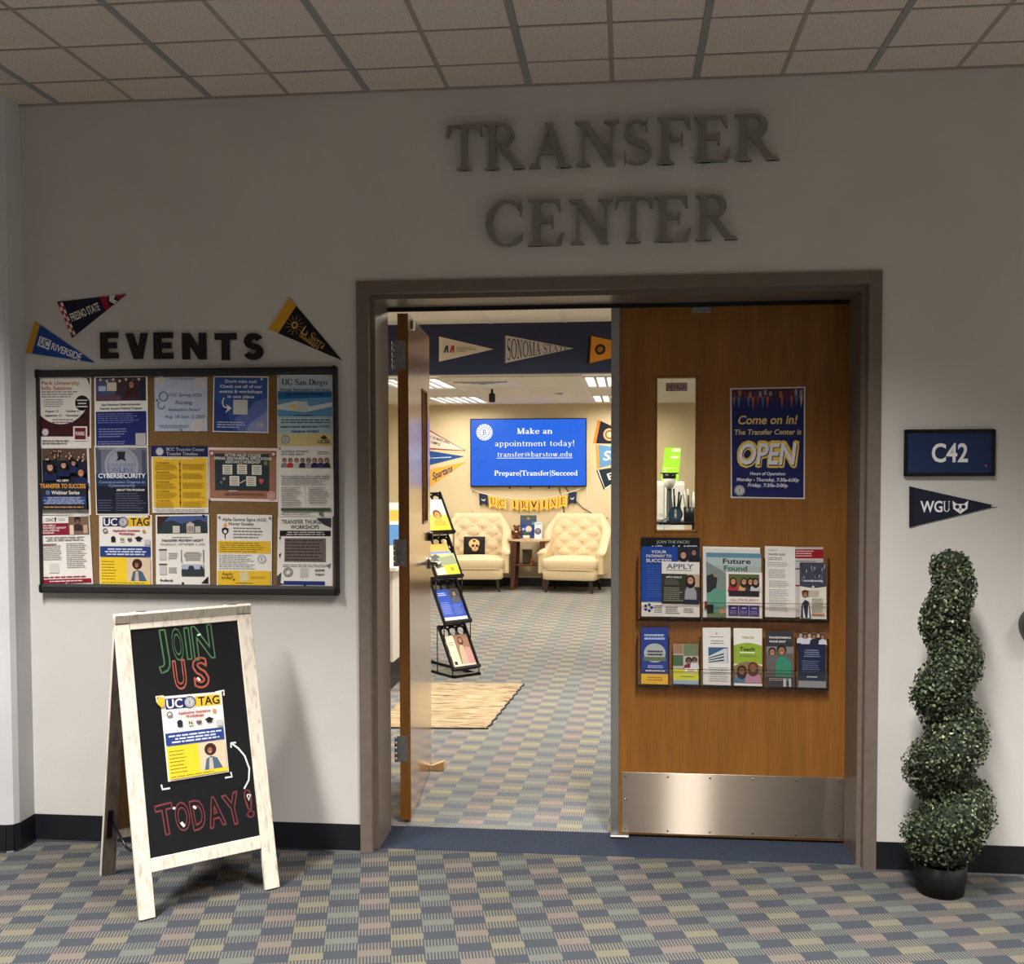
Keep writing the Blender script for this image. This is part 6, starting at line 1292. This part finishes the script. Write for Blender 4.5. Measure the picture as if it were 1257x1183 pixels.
def m2(p): p.poly([(0, 0), (1, 0), (.98, .3), (0, .34)], (226, 176, 90)); p.rect(0, .25, 1, .32, (120, 150, 220))
def m3(p): p.poly([(.0, .1), (.2, 0), (.5, .3), (.4, .6), (.05, .7)], (90, 94, 96)); p.poly([(.2, .2), (.9, .1), (1, .5), (.3, .6)], (150, 160, 130)); p.rect(.4, .55, 1, 1, (216, 200, 60)); p.ell(.7, .75, .1, (150, 160, 50)); p.rect(0, .7, .4, 1, (226, 216, 196))
def m4(p): p.rect(0, .0, 1, .45, (226, 222, 214)); p.rect(0, .5, 1, 1, (232, 196, 90)); p.head(.6, .5, .12, (206, 150, 80), (110, 70, 40), (214, 170, 70)); p.rect(.3, .85, .9, 1, (226, 206, 60))
mag(0, .12, .92, .08, .76, .010, 'cream and brown magazine in the bottom tray of wire stand', (222, 212, 196), m0)
mag(1, .08, .92, .08, .78, .010, 'blue magazine in the second tray up of wire stand', (48, 78, 176), m1)
mag(2, .05, .85, .10, .80, .008, 'orange topped magazine at back of third tray', (230, 206, 160), m2); mag(2, .10, .95, .08, .56, .016, 'yellow green landscape magazine at front of third tray', (190, 196, 150), m3)
mag(3, .05, .95, .08, .82, .010, 'yellow and white magazine in the top tray', (230, 222, 200), m4)
# rug
rq = [P(470, 841, 2, 0), P(643, 840, 2, 0), P(598, 895, 2, 0), P(470, 894, 2, 0)]; rq[0][0] = -.40; rq[3][0] = -.40; rq[0][1] = rq[1][1]-.03
M_jute, mt_, b_ = base('jute_braid'); setb(b_, rough=.95, spec=.05); co = coords(mt_, (5, 90, 1)); nz = nd(mt_, 'ShaderNodeTexNoise', i_Scale=1.0, i_Detail=6); mt_.links.new(co, nz.inputs['Vector']); rr_ = nd(mt_, 'ShaderNodeValToRGB'); el = rr_.color_ramp.elements
el[0].position = .33; el[0].color = (*lin((84, 70, 52)), 1); el[1].position = .44; el[1].color = (*lin((168, 148, 118)), 1); q = el.new(.62); q.color = (*lin((194, 178, 150)), 1); mt_.links.new(nz.outputs[0], rr_.inputs[0]); mt_.links.new(rr_.outputs[0], b_.inputs['Base Color'])
qm = qmap(rq); nb_ = 42; vs = []; fs = []; NX = 40; ny = nb_*4+1
for j in range(ny):
    v = j/(ny-1); z = .004+.006*abs(math.sin(PI*v*nb_))+.001
    for i in range(NX+1):
        u = i/NX; w_ = .006*math.sin(j*.7)*(1 if i in (0, NX) else 0); q = qm(u, v); vs.append(A3(q[0]+w_, q[1]+.003*math.sin(u*30+v*3), 0 if j in (0, ny-1) or i in (0, NX) else z))
fs = [[j*(NX+1)+i, j*(NX+1)+i+1, (j+1)*(NX+1)+i+1, (j+1)*(NX+1)+i] for j in range(ny-1) for i in range(NX)]
rg = MB().add(vs, fs, M_jute).build('jute_rug', label='beige braided jute rug on the room carpet past the doorway', cat='rug')
mb = MB(); mb.tube([qm(1, k/30)+A3(.006*math.sin(k*1.9), 0, .004) for k in range(31)], .006, plain('rug_binding', (50, 50, 56), .9), 5); mb.tube([qm(k/30, 1)+A3(0, 0, .004) for k in range(31)], .005, mb.mats[0], 5); mb.build('edge_binding', rg)
# door wedge
wq = P(546, 944, 2, 0); w0 = LF(LL-.03, DT+.002, 0); w0[2] = 0
mb = MB(); dx = A3(1, .04, 0); dy = A3(-.04, 1, 0)*.035; x1_ = wq[0]-w0[0]
mb.hexa([w0, w0+dx*x1_, w0+dx*x1_+dy, w0+dy], [w0+A3(0, 0, .022), w0+dx*x1_+A3(0, 0, .045), w0+dx*x1_+dy+A3(0, 0, .045), w0+dy+A3(0, 0, .022)], M_palewood)
mb.build('door_wedge', label='pale wooden wedge holding the open door leaf', cat='door stop')
# reception desk glimpsed between jamb and open leaf
dk = thing('reception_desk', (-1.3, 3.3, 0), 'pale reception desk glimpsed between door jamb and open leaf', 'desk')
MB().box((-2.2, 2.93, .0), (-.54, 3.28, .20), M_base).build('toe_kick', dk); MB().box((-2.25, 2.88, .20), (-.50, 3.32, .80), plain('grey_panel', (206, 204, 198), .5), .004).build('body', dk); MB().box((-2.28, 2.85, .80), (-.47, 3.345, .83), M_white, .004).build('desktop', dk)
a, b = P(480, 617, 1, 3.1), P(493, 652, 1, 3.1)
p_ = qprint([A3(a[0]-.1, 3.13, a[2]), A3(b[0], 3.13, a[2]), A3(b[0], 3.08, .831), A3(a[0]-.1, 3.08, .831)], th=.004); p_.sheet((226, 222, 214)); p_.rect(.5, .12, 1, .3, (216, 180, 80)); p_.rect(.5, .36, 1, .7, (90, 140, 200)); p_.build('desk_flyer', label='yellow and blue flyer standing on the reception desk', cat='flyer')
# things seen through the door glass
cx0, cx1, cz = P(790, 591, 1, 3.4)[0], P(840.5, 591, 1, 3.4)[0], P(820, 591, 1, 3.4)[2]
cb_ = thing('storage_cabinet', ((cx0+cx1)/2, 3.6, 0), 'white storage cabinet seen through the narrow door glass', 'cabinet')
MB().box((cx0, 3.4, .05), (cx1, 3.85, cz), M_white, .004).build('cabinet_body', cb_); MB().box((cx0, 3.385, .08), ((cx0+cx1)/2-.002, 3.4, cz-.02), M_white, .003).build('cabinet_door', cb_); MB().box(((cx0+cx1)/2+.002, 3.385, .08), (cx1, 3.4, cz-.02), M_white, .003).build('cabinet_door', cb_); MB().box((cx0+.01, 3.42, 0), (cx1-.01, 3.83, .05), M_base).build('plinth', cb_)
gq = [P(x, y, 1, yy) for x, y, yy in ((816, 549, 3.60), (836.5, 549, 3.60), (832.5, 591, 3.50), (811.5, 591, 3.50))]; gq[2][2] = gq[3][2] = cz+.001
p_ = qprint(gq, th=.004); p_.sheet((150, 206, 40)); p_.rect(.45, .04, .93, .13, (226, 238, 200)); p_.rect(.42, .26, .88, .32, (226, 238, 200)); p_.rect(.1, .6, .8, .63, (200, 226, 120)); p_.line([(.1, .66), (.16, .72), (.25, .6)], .02, (226, 238, 200)); p_.build('green_sign', label='bright lime green sign leaning on top of the white cabinet', cat='sign')
c = P(822, 606, 1, 3.0); lowz = P(822, 640, 1, 3.0)[2]
sh = thing('low_shelf', (c[0]+.1, 3.05, 0), 'low dark shelf holding pens behind the door glass', 'shelf')
x0_, x1_ = P(800, 640, 1, 3.0)[0], P(858, 640, 1, 3.0)[0]
MB().box((x0_, 2.95, lowz-.02), (x1_, 3.25, lowz), M_blackm, .003).build('shelf_top', sh)
for x in (x0_+.02, x1_-.02):
    for y in (2.97, 3.23): MB().tube([A3(x, y, 0), A3(x, y, lowz-.02)], .012, M_blackm, 8).build('leg', sh)
fg = thing('capped_figure', (c[0], 3.05, lowz), 'white head model wearing a black graduation cap behind glass', 'figure')
hz = P(821, 590, 1, 3.05)[2]; mb = MB(); mb.lathe((c[0], 3.05, lowz), [(.05, 0), (.045, .01), (.018, .02), (.016, hz-lowz-.05)], M_black, 12); mb.build('stand', fg); MB().ball(A3(c[0], 3.05, hz), (.04, .045, .055), M_white, 14, 9).build('head', fg)
mb = MB(); mb.hexa([A3(c[0]+.06*math.cos(a), 3.05+.06*math.sin(a), hz+.045) for a in (0.2, 1.77, 3.34, 4.91)], [A3(c[0]+.06*math.cos(a), 3.05+.06*math.sin(a), hz+.053) for a in (0.2, 1.77, 3.34, 4.91)], M_black); mb.lathe((c[0], 3.05, hz+.015), [(.043, 0), (.043, .03)], M_black, 14); mb.build('mortarboard', fg)
for i, (px_, lb) in enumerate(((829, 'black pen cup with dark pens beside the capped head'), (846, 'pen cup with white and dark pens at glass right edge'))):
    c = P(px_, 640, 1, 3.08); pc_ = thing('pen_cup', (c[0], 3.08, lowz), lb, 'pen cup', 'pen cups behind the door glass')
    MB().lathe((c[0], 3.08, lowz), [(.035, 0), (.038, .09), (.034, .09), (.032, .01)], M_black, 16).build('cup', pc_)
    for k in range(7):
        an = k*.9; bsx, bsy = .015*math.cos(an), .015*math.sin(an); h_ = .17+.05*((k*7) % 5)/5
        mb = MB(); mb.tube([A3(c[0]+bsx, 3.08+bsy, lowz+.012), A3(c[0]+bsx*2.6, 3.08+bsy*2.6, lowz+h_)], .006, M_black if (k+i) % 2 == 0 or i == 0 else M_white, 6); mb.build('pen', pc_)
